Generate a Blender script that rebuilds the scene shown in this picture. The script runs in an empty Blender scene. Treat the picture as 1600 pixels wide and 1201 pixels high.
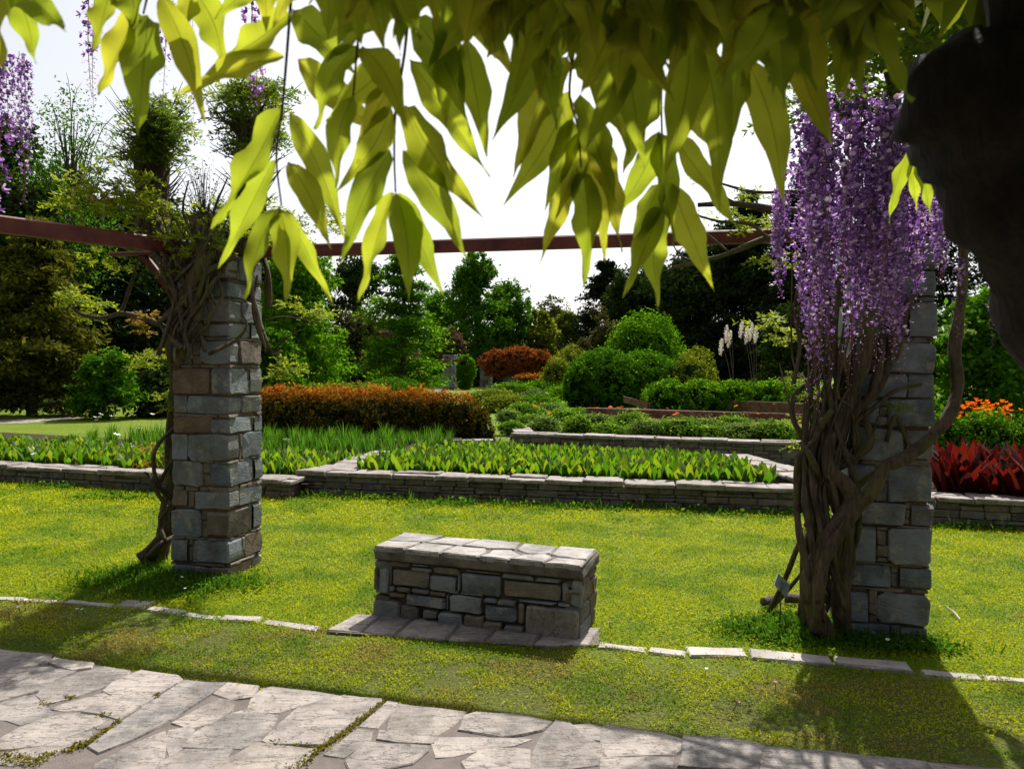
import bpy, math, random
import numpy as np
from mathutils import Vector, Matrix

# ------------------------------------------------------------------ camera, sky, sun, exposure
SC = bpy.context.scene
COL = SC.collection
CAMH, FPX = 1.62, 1200.0
PITCH, ROLL = math.radians(1.22), math.radians(0.6)
_r = np.array([1.0, 0, 0]); FW = np.array([0, math.cos(PITCH), -math.sin(PITCH)]); _u = np.array([0, math.sin(PITCH), math.cos(PITCH)])
RC = _r * math.cos(ROLL) + _u * math.sin(ROLL); UC = -_r * math.sin(ROLL) + _u * math.cos(ROLL)
EYE = np.array([0, 0, CAMH])
cam_d = bpy.data.cameras.new('camera'); cam = bpy.data.objects.new('camera', cam_d); COL.objects.link(cam)
cam.matrix_world = Matrix(((RC[0], UC[0], -FW[0], EYE[0]), (RC[1], UC[1], -FW[1], EYE[1]), (RC[2], UC[2], -FW[2], EYE[2]), (0, 0, 0, 1)))
cam_d.sensor_width = 36; cam_d.lens = FPX / 1600 * 36; cam_d.clip_start = 0.05; cam_d.clip_end = 2000
cam_d.dof.use_dof = True; cam_d.dof.focus_distance = 7.0; cam_d.dof.aperture_fstop = 11
SC.camera = cam
SUN_AZ, SUN_EL = math.radians(18), math.radians(53)
W = bpy.data.worlds.new('World'); SC.world = W; W.use_nodes = True
_n = W.node_tree.nodes; _bg = _n['Background']; _sky = _n.new('ShaderNodeTexSky'); _sky.sky_type = 'NISHITA'
_sky.sun_disc = False; _sky.sun_elevation = SUN_EL; _sky.sun_rotation = SUN_AZ; _sky.air_density = 1.0; _sky.dust_density = 3.0; _sky.ozone_density = 0.6
_hsv = _n.new('ShaderNodeHueSaturation'); _hsv.inputs['Saturation'].default_value = 0.25      # a thin white veil of high cloud
W.node_tree.links.new(_sky.outputs[0], _hsv.inputs['Color']); W.node_tree.links.new(_hsv.outputs[0], _bg.inputs[0]); _bg.inputs[1].default_value = 0.11
sun_d = bpy.data.lights.new('sun', 'SUN'); sun = bpy.data.objects.new('sun', sun_d); COL.objects.link(sun)
sun_d.energy = 5.0; sun_d.angle = math.radians(0.53); sun_d.color = (1.0, 0.95, 0.86)
_s = Vector((math.sin(SUN_AZ) * math.cos(SUN_EL), math.cos(SUN_AZ) * math.cos(SUN_EL), math.sin(SUN_EL)))
sun.rotation_euler = (-_s).to_track_quat('-Z', 'Y').to_euler(); sun.location = (3, 8, 12)
SC.view_settings.view_transform = 'Standard'; SC.view_settings.look = 'None'; SC.view_settings.exposure = 0.65; SC.view_settings.gamma = 1.0
SC.cycles.use_denoising = True
SC.cycles.max_bounces = 8; SC.cycles.diffuse_bounces = 3; SC.cycles.transmission_bounces = 4; SC.cycles.transparent_max_bounces = 4
SC.cycles.sample_clamp_indirect = 6

# ------------------------------------------------------------------ helpers: placement
rng = np.random.RandomState(7); random.seed(7)
U = lambda a, b: float(rng.uniform(a, b))
def ray(x, y): return FW + (x - 800) / FPX * RC - (y - 600.5) / FPX * UC
def P(x, y, z=0.0):                       # where the sight line through a point of the photograph meets the level z
    d = ray(x, y); return EYE + d * ((z - CAMH) / d[2])
def D(x, y, Y):                           # ... or the distance Y
    d = ray(x, y); return EYE + d * (Y / d[1])
GA = math.radians(-12.0)                  # the garden's own axes
EX = np.array([math.cos(GA), math.sin(GA), 0]); EY = np.array([-math.sin(GA), math.cos(GA), 0]); EZ = np.array([0, 0, 1.0])
def unit(v): return v / (np.linalg.norm(v) + 1e-9)

# ------------------------------------------------------------------ helpers: objects
def tag(o, label=None, cat=None, group=None, kind=None):
    for k, v in (('label', label), ('category', cat), ('group', group), ('kind', kind)):
        if v: o[k] = v
    return o
def mesh_np(name, V, F, smooth=False, uv=None):
    V = np.asarray(V, dtype=np.float32).reshape(-1, 3); F = np.asarray(F, dtype=np.int32)
    me = bpy.data.meshes.new(name); k = F.shape[1]
    me.vertices.add(len(V)); me.vertices.foreach_set('co', V.ravel())
    me.loops.add(F.size); me.loops.foreach_set('vertex_index', F.ravel())
    me.polygons.add(len(F)); me.polygons.foreach_set('loop_start', np.arange(0, F.size, k, dtype=np.int32))
    if smooth: me.polygons.foreach_set('use_smooth', np.ones(len(F), dtype=bool))
    if uv is not None:
        l = me.uv_layers.new(name='UVMap'); l.data.foreach_set('uv', np.asarray(uv, dtype=np.float32)[F.ravel()].ravel())
    me.update(calc_edges=True); return me
def link(name, me, mat=None, parent=None, M=None):
    o = bpy.data.objects.new(name, me); COL.objects.link(o)
    if mat is not None:
        if len(me.materials) == 0: me.materials.append(mat)
        elif me.materials[0] != mat: o.material_slots[0].link = 'OBJECT'; o.material_slots[0].material = mat
    if parent is not None:
        o.parent = parent
        if parent.parent is None: o.matrix_parent_inverse = Matrix.Translation(-parent.location)
    if M is not None: o.matrix_basis = M
    return o
def root(name, loc, label, cat, group=None):
    o = bpy.data.objects.new(name, None); COL.objects.link(o); o.location = [float(c) for c in loc]; o.empty_display_size = 0.2
    return tag(o, label, cat, group, 'thing')
class MB:
    def __init__(s): s.v = []; s.f = []
    def add(s, V, F):
        b = len(s.v); s.v += [tuple(map(float, p)) for p in V]; s.f += [tuple(i + b for i in f) for f in F]
    def build(s, name, mat, parent=None, smooth=False, M=None):
        me = bpy.data.meshes.new(name); me.from_pydata(s.v, [], s.f)
        if smooth: me.polygons.foreach_set('use_smooth', np.ones(len(me.polygons), dtype=bool))
        me.update(); return link(name, me, mat, parent, M)
def spline(pts, n):
    P_ = [np.asarray(p, float) for p in pts]; P_ = [2 * P_[0] - P_[1]] + P_ + [2 * P_[-1] - P_[-2]]; out = []
    for i in range(1, len(P_) - 2):
        a, b, c, d = P_[i - 1:i + 3]
        for k in range(n):
            t = k / n; out.append(0.5 * (2 * b + (c - a) * t + (2 * a - 5 * b + 4 * c - d) * t * t + (3 * b - a - 3 * c + d) * t ** 3))
    out.append(P_[-2]); return out
def tube(mb, pts, rads, n=8, sub=4, rough=0.0, seed=0):
    rs = np.random.RandomState(seed); S = spline(pts, sub); m = len(S); R = np.interp(np.linspace(0, 1, m), np.linspace(0, 1, len(rads)), rads)
    V = []; ref = np.array([0.31, 0.87, 0.38]); ph = rs.uniform(0, 6.3, 4); base = None
    for i, p in enumerate(S):
        t = unit(S[min(i + 1, m - 1)] - S[max(i - 1, 0)])
        if base is None: base = unit(np.cross(t, ref))
        base = unit(base - t * np.dot(base, t)); b2 = np.cross(t, base)
        for k in range(n):
            a = 2 * math.pi * k / n
            rr = R[i] * (1 + rough * (math.sin(2 * a + ph[0] + i * 0.5) * 0.5 + math.sin(3 * a + ph[1] - i * 0.33) * 0.5 + math.sin(i * 0.9 + ph[2]) * 0.4 + rs.uniform(-.35, .35)))
            V.append(p + (base * math.cos(a) + b2 * math.sin(a)) * rr)
    F = [(i * n + k, i * n + (k + 1) % n, (i + 1) * n + (k + 1) % n, (i + 1) * n + k) for i in range(m - 1) for k in range(n)]
    F += [tuple(range(n))[::-1], tuple((m - 1) * n + k for k in range(n))]
    mb.add(V, F)
# a chamfered block: the topology once, corners moved per stone
def _block_topology():
    V = []; idx = {}
    for sx in (-1, 1):
        for sy in (-1, 1):
            for sz in (-1, 1):
                for ax in range(3): idx[(sx, sy, sz, ax)] = len(V); V.append((sx, sy, sz, ax))
    c = 0.2; X = np.array([[s if a == ax else s * (1 - c) for a, s in enumerate(v[:3])] for v in V for ax in [v[3]]])
    F = []
    for ax in range(3):
        o1, o2 = [a for a in range(3) if a != ax]
        for s in (-1, 1):
            q = []
            for s1, s2 in ((-1, -1), (1, -1), (1, 1), (-1, 1)):
                k = [0, 0, 0]; k[ax] = s; k[o1] = s1; k[o2] = s2; q.append(idx[(*k, ax)])
            F.append(q)
        for s1 in (-1, 1):
            for s2 in (-1, 1):
                k0 = [0, 0, 0]; k0[ax] = -1; k0[o1] = s1; k0[o2] = s2; k1 = list(k0); k1[ax] = 1
                F.append([idx[(*k0, o1)], idx[(*k1, o1)], idx[(*k1, o2)], idx[(*k0, o2)]])
    for sx in (-1, 1):
        for sy in (-1, 1):
            for sz in (-1, 1): F.append([idx[(sx, sy, sz, a)] for a in range(3)])
    G = []
    for f in F:
        p = X[f]; nr = np.cross(p[1] - p[0], p[2] - p[0])
        G.append(tuple(f) if nr @ p.mean(0) > 0 else tuple(f[::-1]))
    return V, G
BLK_V, BLK_F = _block_topology()
def block(name, c, ax, h, mat, parent, jit=0.06, cham=0.012, mb=None, out=0):
    """one rough stone: centre, 3 axes, half sizes; out = +1 or -1: the side of the second axis that is seen, with a rough outline"""
    h = np.asarray(h, float); j = {}
    if out and h[0] > .045 and h[2] > .03:
        a, b = h[0], h[2]; Q = []; m_ = min(a, b)
        for sx, sz in ((-1, -1), (1, -1), (1, 1), (-1, 1)):
            c1, c2 = m_ * U(.06, .5), m_ * U(.06, .34); c1, c2 = (c1, c2) if U(0, 1) < .5 else (c2, c1)
            p1, p2 = (sx * (a - c1), sz * b), (sx * a, sz * (b - c2)); Q += [p1, p2] if sx * sz < 0 else [p2, p1]
            nx_, nz_ = {(-1, -1): (0, -1), (1, -1): (1, 0), (1, 1): (0, 1), (-1, 1): (-1, 0)}[(sx, sz)]
            Q.append((nx_ * a + (U(-.4, .4) * a if nx_ == 0 else 0), nz_ * b + (U(-.4, .4) * b if nz_ == 0 else 0)))
        Q = np.array(Q) + rng.uniform(-1, 1, (12, 2)) * np.minimum([.007, .007], m_ * .08); n = 12; r = np.linalg.norm(Q, axis=1, keepdims=True); I = Q * (1 - np.minimum(cham * 1.3 / r, .35)); yo = h[1] * out; tl = rng.uniform(-.006, .006, 2)
        V = [(q[0], -yo, q[1]) for q in Q] + [(q[0], yo - out * cham * U(.7, 1.3), q[1]) for q in Q] + [(q[0], yo + out * (tl[0] * q[0] / a + tl[1] * q[1] / b + U(-.002, .002)), q[1]) for q in I] + [(U(-.3, .3) * a, yo + out * U(-.002, .004), U(-.3, .3) * b)]
        F = [(k * n + i, k * n + (i + 1) % n, (k + 1) * n + (i + 1) % n, (k + 1) * n + i) for k in (0, 1) for i in range(n)] + [(2 * n + i, 2 * n + (i + 1) % n, 3 * n) for i in range(n)]
        A = np.array(ax); hand = np.linalg.det(A) * out
        if hand > 0: F = [f[::-1] for f in F]
        m = MB(); m.add([np.array(q) @ A for q in V], F); return m.build(name, mat, parent, M=Matrix.Translation(Vector([float(x) for x in c])))
    for sx in (-1, 1):
        for sy in (-1, 1):
            for sz in (-1, 1): j[(sx, sy, sz)] = rng.uniform(-1, 1, 3) * np.minimum(h * jit * 1.3, 0.03) * [1, .3, 1]
    cc = np.minimum(cham, h * 0.45) * U(.7, 1.3); V = []
    for sx, sy, sz, a in BLK_V:
        s = np.array([sx, sy, sz]); q = s * (h - cc * (np.arange(3) != a)) + j[(sx, sy, sz)] + rng.uniform(-1, 1, 3) * cc * .25
        V.append(q)
    A = np.array(ax)
    if mb is not None: mb.add([c + q @ A for q in V], BLK_F); return
    m = MB(); m.add([q @ A for q in V], BLK_F)
    return m.build(name, mat, parent, M=Matrix.Translation(Vector([float(x) for x in c])))
def slab(name, poly, z0, z1, mat, parent, cham=0.012, seg=0.09, wob=0.006, tilt=0.004):
    """an irregular flagstone: outline (n,2), bottom and top"""
    poly = np.asarray(poly, float)[:, :2]; Q = []
    for i in range(len(poly)):
        a, b = poly[i], poly[(i + 1) % len(poly)]; k = max(1, int(np.linalg.norm(b - a) / seg))
        for t in range(k): Q.append(a + (b - a) * t / k + rng.uniform(-wob, wob, 2))
    Q = np.array(Q); c = Q.mean(0); n = len(Q); r = np.linalg.norm(Q - c, axis=1, keepdims=True); I = c + (Q - c) * (1 - np.minimum(cham / r, .4))
    tx, ty = U(-tilt, tilt), U(-tilt, tilt); zt = lambda q: z1 + (q[0] - c[0]) * tx + (q[1] - c[1]) * ty
    V = [(*(q - c), z0) for q in Q] + [(*(q - c), zt(q) - cham) for q in Q] + [(*(q - c), zt(q) + U(-.002, .002)) for q in I]
    F = [(k * n + i, k * n + (i + 1) % n, (k + 1) * n + (i + 1) % n, (k + 1) * n + i) for k in (0, 1) for i in range(n)] + [tuple(2 * n + i for i in range(n))]
    a2 = sum(Q[i - 1][0] * Q[i][1] - Q[i][0] * Q[i - 1][1] for i in range(n))
    if a2 < 0: F = [f[::-1] for f in F]
    m = MB(); m.add(V, F); return m.build(name, mat, parent, M=Matrix.Translation((float(c[0]), float(c[1]), 0)))
# leaf clouds
def leaf_quads(pos, nrm, size, aspect=0.5, rs=None, dirv=None):
    rs = rs or rng; N = len(pos); nrm = nrm / (np.linalg.norm(nrm, axis=1, keepdims=True) + 1e-9)
    d = rs.normal(size=(N, 3)) if dirv is None else dirv + rs.normal(size=(N, 3)) * .25
    d -= nrm * (d * nrm).sum(1, keepdims=True); d /= np.linalg.norm(d, axis=1, keepdims=True) + 1e-9
    w = np.cross(nrm, d); s = np.asarray(size).reshape(-1, 1) * np.ones((N, 1)); hw = s * aspect * .5
    V = np.stack([pos, pos + d * s * .45 + w * hw - nrm * s * .08, pos + d * s, pos + d * s * .45 - w * hw - nrm * s * .08], 1)
    F = np.arange(N * 4).reshape(N, 4); return V.reshape(-1, 3), F
def merge(parts):
    Vs, Fs, b = [], [], 0
    for V, F in parts: Vs.append(V); Fs.append(F + b); b += len(V)
    return np.concatenate(Vs), np.concatenate(Fs)
def cloud(blobs, n, size, seed=0, shell=.5, clump=.2, per=30, up=.4, aspect=.55, spread=.8):
    rs = np.random.RandomState(seed); wts = np.array([np.prod(b[1]) ** (2 / 3) for b in blobs]); wts = wts / wts.sum(); out = []
    for (c, r), w in zip(blobs, wts):
        k = max(2, int(n * w / per)); r = np.asarray(r, float)
        d = rs.normal(size=(k, 3)); d /= np.linalg.norm(d, axis=1, keepdims=True)
        cc = d * (shell + (1 - shell) * rs.uniform(0, 1, (k, 1)) ** .6)
        q = np.repeat(cc, per, 0) + rs.normal(size=(k * per, 3)) * clump * .55
        nr = q / (np.linalg.norm(q, axis=1, keepdims=True) + 1e-6) * .7 + np.array([0, 0, up]) + rs.normal(size=q.shape) * spread * .6
        out.append(leaf_quads(np.asarray(c) + q * r, nr, size * rs.uniform(.6, 1.35, len(q)), aspect, rs))
    return merge(out)

# ------------------------------------------------------------------ materials
class NT:
    def __init__(s, name):
        s.m = bpy.data.materials.new(name); s.m.use_nodes = True; s.t = s.m.node_tree; s.b = s.t.nodes['Principled BSDF']; s.out = s.t.nodes['Material Output']
    def n(s, typ, ins=None, **kw):
        o = s.t.nodes.new('ShaderNode' + typ)
        for k, v in kw.items(): setattr(o, k, v)
        for k, v in (ins or {}).items(): s.set(o.inputs[k], v)
        return o
    def set(s, i, v):
        if isinstance(v, bpy.types.NodeSocket): s.t.links.new(v, i)
        elif hasattr(v, 'outputs'): s.t.links.new(v.outputs[0], i)
        else: i.default_value = v
    def pos(s, scale=(1, 1, 1), rnd=0.0):
        g = s.n('NewGeometry'); v = g.outputs['Position']
        if rnd:
            oi = s.n('ObjectInfo'); v = s.n('VectorMath', {0: v, 1: s.n('Math', {0: oi.outputs['Random'], 1: rnd}, operation='MULTIPLY')}, operation='ADD').outputs[0]
        return s.n('Mapping', {'Vector': v, 'Scale': scale}).outputs[0]
    def noise(s, scale, vec, detail=4, rough=.55): return s.n('TexNoise', {'Vector': vec, 'Scale': scale, 'Detail': detail, 'Roughness': rough}).outputs['Fac']
    def ramp(s, fac, stops):
        r = s.n('ValToRGB', {'Fac': fac}); e = r.color_ramp.elements
        while len(e) > 1: e.remove(e[-1])
        e[0].position = stops[0][0]; e[0].color = (*stops[0][1], 1)
        for p, c in stops[1:]: k = e.new(p); k.color = (*c, 1)
        return r.outputs['Color']
    def mix(s, fac, a, b, mode='MIX'):
        m = s.n('Mix', data_type='RGBA', blend_type=mode); s.set(m.inputs[0], fac)
        for i, v in ((6, a), (7, b)): s.set(m.inputs[i], (*v, 1) if isinstance(v, tuple) and len(v) == 3 else v)
        return m.outputs[2]
    def mul(s, a, b): return s.n('Math', {0: a, 1: b}, operation='MULTIPLY').outputs[0]
    def bump(s, h, dist, strength=1.0, prev=None):
        b = s.n('Bump', {'Height': h, 'Distance': dist, 'Strength': strength})
        if prev is not None: s.set(b.inputs['Normal'], prev)
        return b.outputs[0]
def g3(v, k=1.0): return (v * k, v * k, v * k)
def stone_mat(name, cols, strata=(1, 1, 3.5), scale=1.0, lichen=.5, bump=1.0, rough=.8, stain=.55, crack=0):
    t = NT(name); v = t.pos((1, 1, 1), 37); vs = t.pos(strata, 37)
    a = t.noise(6 * scale, v, 5, .6); b = t.noise(26 * scale, vs, 6, .7); c = t.noise(95 * scale, v, 3)
    oi = t.n('ObjectInfo').outputs['Random']
    base = t.ramp(oi, [(i / max(1, len(cols) - 1), c_) for i, c_ in enumerate(cols)])
    big = t.noise(2.6 * scale, v, 5, .65); warm = t.noise(4.5 * scale, vs, 5, .7)
    base = t.mix(t.ramp(a, [(.34, g3(.2)), (.62, g3(1))]), t.mix(.62, base, (.0, .0, .0)), base)
    base = t.mix(t.ramp(big, [(.44, g3(0)), (.58, g3(.7))]), base, t.mix(.5, base, tuple(min(1., 1.9 * x) for x in cols[-1])))
    base = t.mix(t.ramp(warm, [(.54, g3(0)), (.68, g3(stain))]), base, (.16, .105, .065))
    base = t.mix(t.ramp(b, [(.5, g3(0)), (.8, g3(.5))]), base, t.mix(.45, base, (.5, .47, .42)))
    base = t.mix(t.ramp(c, [(.30, g3(.3)), (.40, g3(0))]), base, (.035, .03, .026))
    if crack:
        w1 = t.noise(3.4 * scale, t.pos((1.5, 4.5, 2), 53), 5, .6); base = t.mix(t.ramp(w1, [(.485, g3(0)), (.498, g3(crack)), (.504, g3(crack)), (.516, g3(0))]), base, (.05, .042, .038))
        w2 = t.noise(11 * scale, t.pos((.6, 4, 2), 71), 6, .7); base = t.mix(t.ramp(w2, [(.36, g3(.6)), (.52, g3(0)), (.6, g3(0)), (.74, g3(.0))]), base, t.mix(.5, base, (.02, .018, .016)))
    lm = t.mul(t.ramp(t.noise(9 * scale, v, 6, .75), [(.54, g3(0)), (.62, g3(1))]), lichen)
    base = t.mix(lm, base, (.36, .33, .25))
    t.set(t.b.inputs['Base Color'], base); t.b.inputs['Roughness'].default_value = rough; t.b.inputs['Specular IOR Level'].default_value = .3
    t.set(t.b.inputs['Normal'], t.bump(c, .003 * bump, .8, t.bump(b, .012 * bump, .9, t.bump(a, .03 * bump, .6))))
    return t.m
def leaf_mat(name, cols, trans=.45, tcol=None, rough=.6, patch=None, pscale=1.0, spec=.12):
    t = NT(name); g = t.n('NewGeometry'); r = g.outputs['Random Per Island']
    col = t.ramp(r, [(i / max(1, len(cols) - 1), c) for i, c in enumerate(cols)])
    if patch:
        nz = t.noise(pscale, t.pos(), 4); col = t.mix(t.ramp(nz, [(.42, g3(0)), (.62, g3(1))]), col, t.mix(.75, col, patch))
    t.set(t.b.inputs['Base Color'], col); t.b.inputs['Roughness'].default_value = rough; t.b.inputs['Specular IOR Level'].default_value = spec
    tr = t.n('BsdfTranslucent', {'Color': t.mix(1.0, col, tcol or (1.7, 1.6, .9), 'MULTIPLY')})
    t.set(t.out.inputs[0], t.n('MixShader', {0: trans, 1: t.b, 2: tr})); return t.m
def bark_mat(name, c1, c2, st=(1, 1, .12), scale=60, moss=0):
    t = NT(name); v = t.pos(st); a = t.noise(scale, v, 6, .7); b = t.noise(7, t.pos(), 4)
    col = t.mix(t.ramp(a, [(.35, g3(0)), (.65, g3(1))]), c1, c2); col = t.mix(t.ramp(b, [(.35, g3(.5)), (.65, g3(0))]), col, tuple(x * .45 for x in c1))
    if moss: col = t.mix(t.mul(t.ramp(t.noise(4, t.pos(), 5), [(.5, g3(0)), (.62, g3(1))]), moss), col, (.09, .10, .02))
    t.set(t.b.inputs['Base Color'], col); t.b.inputs['Roughness'].default_value = .85; t.b.inputs['Specular IOR Level'].default_value = .2
    t.set(t.b.inputs['Normal'], t.bump(a, .012, 1.0)); return t.m
def plain_mat(name, col, rough=.6, nz=8, var=.3, spec=.3, bumpd=.002, alt=None):
    t = NT(name); a = t.noise(nz, t.pos(), 6, .65)
    c = t.mix(t.ramp(a, [(.35, g3(0)), (.68, g3(1))]), tuple(x * (1 - var) for x in col), alt or col)
    t.set(t.b.inputs['Base Color'], c); t.b.inputs['Roughness'].default_value = rough; t.b.inputs['Specular IOR Level'].default_value = spec
    t.set(t.b.inputs['Normal'], t.bump(t.noise(nz * 9, t.pos(), 4), bumpd, .8)); return t.m
M_SLATE = stone_mat('slate_stone', [(.125, .148, .175), (.175, .195, .22), (.22, .225, .225), (.15, .17, .20), (.205, .195, .175), (.18, .203, .235)], lichen=.65, bump=1.3)
M_BROWN = stone_mat('brown_stone', [(.16, .11, .075), (.20, .13, .08), (.13, .105, .085)], lichen=.2)
M_WALL = stone_mat('wall_stone', [(.10, .08, .07), (.14, .11, .09), (.085, .08, .08), (.15, .125, .11)], lichen=.25)
M_CHINK = stone_mat('chink_stone', [(.11, .11, .10), (.15, .125, .10), (.08, .085, .09), (.18, .14, .10)], lichen=.15)
M_FLAG = stone_mat('flag_stone', [(.21, .185, .175), (.28, .25, .235), (.24, .21, .195), (.195, .18, .175), (.265, .23, .205)], strata=(2.2, .8, 1), scale=.9, lichen=.15, bump=.6, rough=.85, stain=.25, crack=.8)
M_CAP = stone_mat('bench_cap_stone', crack=.6, cols=[(.30, .28, .27), (.36, .335, .32), (.25, .235, .23)], strata=(2, .8, 1), lichen=.2, bump=.5)
M_KERB = stone_mat('edging_stone_pale', [(.31, .28, .26), (.36, .325, .30), (.28, .255, .24)], strata=(2, .8, 1), lichen=.15, bump=.5, stain=.15)
M_COPE = stone_mat('coping_stone', crack=.7, cols=[(.24, .205, .19), (.29, .25, .235), (.21, .185, .175)], strata=(2, .8, 1), lichen=.2, bump=.6)
M_MORTAR = plain_mat('mortar', (.155, .13, .12), .9, 14, .3, .2, .006)
M_MUD = plain_mat('dark_mortar', (.13, .095, .07), .95, 14, .5, .1, .01)
M_RED = plain_mat('red_painted_steel', (.135, .020, .017), .5, 5, .5, .35, .0012, (.165, .038, .026))
M_SOIL = plain_mat('bed_soil', (.06, .04, .028), .95, 6, .5, .1, .02)
M_MULCH = plain_mat('red_mulch', (.17, .065, .035), .95, 9, .5, .1, .03, (.25, .12, .07))
M_VINE = bark_mat('wisteria_bark', (.045, .032, .021), (.155, .115, .075), (1, 1, .14), 46, .55)
M_VINE2 = bark_mat('grey_twig_bark', (.06, .045, .034), (.17, .135, .105), (1, 1, .3), 60)
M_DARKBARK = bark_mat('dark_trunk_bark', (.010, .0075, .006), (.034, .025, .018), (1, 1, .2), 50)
M_TREEBARK = bark_mat('tree_bark', (.05, .04, .03), (.11, .09, .07), (1, 1, .2), 12)

# ------------------------------------------------------------------ the ground
def lawn_material():
    t = NT('lawn_turf'); p = t.pos()
    a = t.noise(.9, p, 5, .6); b = t.noise(45, p, 4, .7); d = t.noise(2.3, p, 5, .65)
    c = t.ramp(b, [(.3, (.05, .08, .004)), (.5, (.12, .175, .005)), (.7, (.22, .27, .008))])
    c = t.mix(t.ramp(a, [(.4, g3(0)), (.6, g3(.6))]), c, (.08, .14, .01))
    g = t.n('SeparateXYZ', {0: t.n('NewGeometry').outputs['Position']}); v = t.n('Math', {0: g.outputs[1], 1: t.mul(g.outputs[0], .2126)}, operation='ADD').outputs[0]
    worn = t.n('MapRange', {0: v, 1: 4.6, 2: 4.2}).outputs[0]          # the trodden strip beside the path is bare earth between the tufts
    c = t.mix(t.mul(worn, .55), c, t.ramp(b, [(.3, (.035, .03, .012)), (.55, (.085, .06, .032)), (.8, (.14, .11, .06))]))
    c = t.mix(t.ramp(d, [(.60, g3(0)), (.72, g3(.4))]), c, (.15, .11, .06))
    t.set(t.b.inputs['Base Color'], c); t.b.inputs['Roughness'].default_value = .9; t.b.inputs['Specular IOR Level'].default_value = .15
    t.set(t.b.inputs['Normal'], t.bump(b, .03, 1)); return t.m
M_LAWN = lawn_material()
def sheet(name, poly, z, mat, kind='structure', parent=None):
    m = MB(); m.add([(p[0], p[1], z) for p in poly], [tuple(range(len(poly)))]); o = m.build(name, mat, parent)
    if parent is None: tag(o, kind=kind)
    return o
ground = sheet('ground', [(-900, -60), (900, -60), (900, 900), (-900, 900)], 0, M_LAWN)

# ------------------------------------------------------------------ the flagstone path
Z2 = [
 [(0,95),(150,110),(0,180),(-60,205),(-60,90)], [(0,185),(155,114),(305,122),(296,150),(200,195),(0,296),(-90,330),(-90,225)], [(312,178),(348,150),(560,178),(555,203),(450,218)],
 [(0,312),(200,207),(300,207),(448,237),(268,315),(220,352),(0,406),(-120,440),(-120,360)], [(252,377),(300,316),(520,232),(640,202),(798,226),(780,253),(640,328),(430,398),(300,428)],
 [(0,434),(120,389),(222,389),(318,488),(285,518),(120,562),(60,528),(0,518),(-80,520),(-80,460)], [(0,670),(130,594),(290,534),(420,503),(598,513),(606,568),(450,628),(250,692),(0,722),(-150,745),(-150,700)],
 [(664,350),(722,294),(880,230),(1088,262),(1130,290),(988,353),(830,378),(704,372)], [(352,460),(400,434),(640,364),(656,384),(520,463),(420,474)],
 [(545,478),(650,404),(722,388),(955,374),(955,393),(740,527),(640,498)], [(612,542),(660,527),(716,546),(698,574),(622,579)],
 [(572,692),(762,558),(992,398),(1152,295),(1395,311),(1318,368),(1076,518),(858,646),(640,736)], [(1102,550),(1252,467),(1370,408),(1450,430),(1428,488),(1320,547),(1200,582)],
 [(1345,370),(1422,308),(1590,326),(1556,388),(1450,398)], [(1164,698),(1242,612),(1432,503),(1600,493),(1716,512),(1696,560),(1636,656),(1500,706),(1300,701)],
 [(60,742),(380,664),(556,613),(538,658),(400,728),(250,788),(100,815),(-40,800)], [(620,812),(880,683),(1018,618),(1026,680),(998,768),(940,860),(600,860)],
 [(1054,660),(1072,603),(1178,588),(1196,610),(1148,688),(1064,756)], [(1000,812),(1170,728),(1436,728),(1376,792),(1250,900),(960,900)], [(1384,822),(1600,694),(1954,734),(1848,830),(1700,910),(1330,910)],
 [(1564,458),(1584,397),(1642,338),(1700,328),(1950,358),(2112,382),(1868,438),(1740,482),(1470,482)]]
Z3 = [[(64,430),(182,302),(272,228),(540,148),(764,168),(756,200),(498,378),(408,450),(102,438)], [(664,330),(820,183),(876,188),(856,240),(768,336)], [(444,510),(622,363),(710,373),(686,430),(556,526)],
 [(872,250),(902,198),(1000,213),(1292,243),(1256,290),(1126,386),(960,386),(834,353)], [(774,418),(784,363),(960,400),(1124,404),(1088,438),(900,432)], [(594,560),(694,448),(1046,468),(1056,500),(946,570),(620,640)],
 [(1294,358),(1314,273),(1384,258),(1600,268),(1832,306),(1766,358),(1640,382),(1540,392)], [(1116,440),(1164,405),(1600,414),(1710,422),(1600,456),(1400,476),(1250,516),(1144,526)], [(1306,560),(1424,494),(1600,484),(1690,492),(1680,600),(1340,630)]]
Z4 = [[(186,440),(244,360),(274,302),(352,194),(446,204),(518,292),(616,332),(634,370),(596,450),(200,520)], [(466,218),(560,208),(624,218),(624,298),(560,287)], [(644,218),(700,218),(1000,258),(1112,292),(1104,350),(1076,391),(700,396),(646,340)],
 [(664,418),(1076,412),(1066,530),(640,530)], [(1178,284),(1400,293),(1590,328),(1632,342),(1600,490),(1144,470)], [(1648,345),(2080,390),(2640,435),(2640,560),(1640,520)]]
flags = [[(x / 4, 1000 + y / 4) for x, y in p] for p in Z2] + [[(400 + x / 4, 1060 + y / 4) for x, y in p] for p in Z3] + [[(780 + x / 4, 1090 + y / 4) for x, y in p] for p in Z4]
PE = [P(-900, 965), P(0, 1024), P(160, 1046), P(330, 1076), P(590, 1106), P(860, 1136), P(1070, 1161), P(1440, 1196), P(2300, 1275)]   # path edge
path = sheet('path', [(p[0], p[1] - .01) for p in PE] + [(PE[-1][0] - 1.2, PE[-1][1] - 5.2), (PE[0][0] - 1.2, PE[0][1] - 5.2)], .0245, M_MORTAR)
def path_y(x): return float(np.interp(x, [p[0] for p in PE], [p[1] for p in PE]))
flag_xy = []
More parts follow.
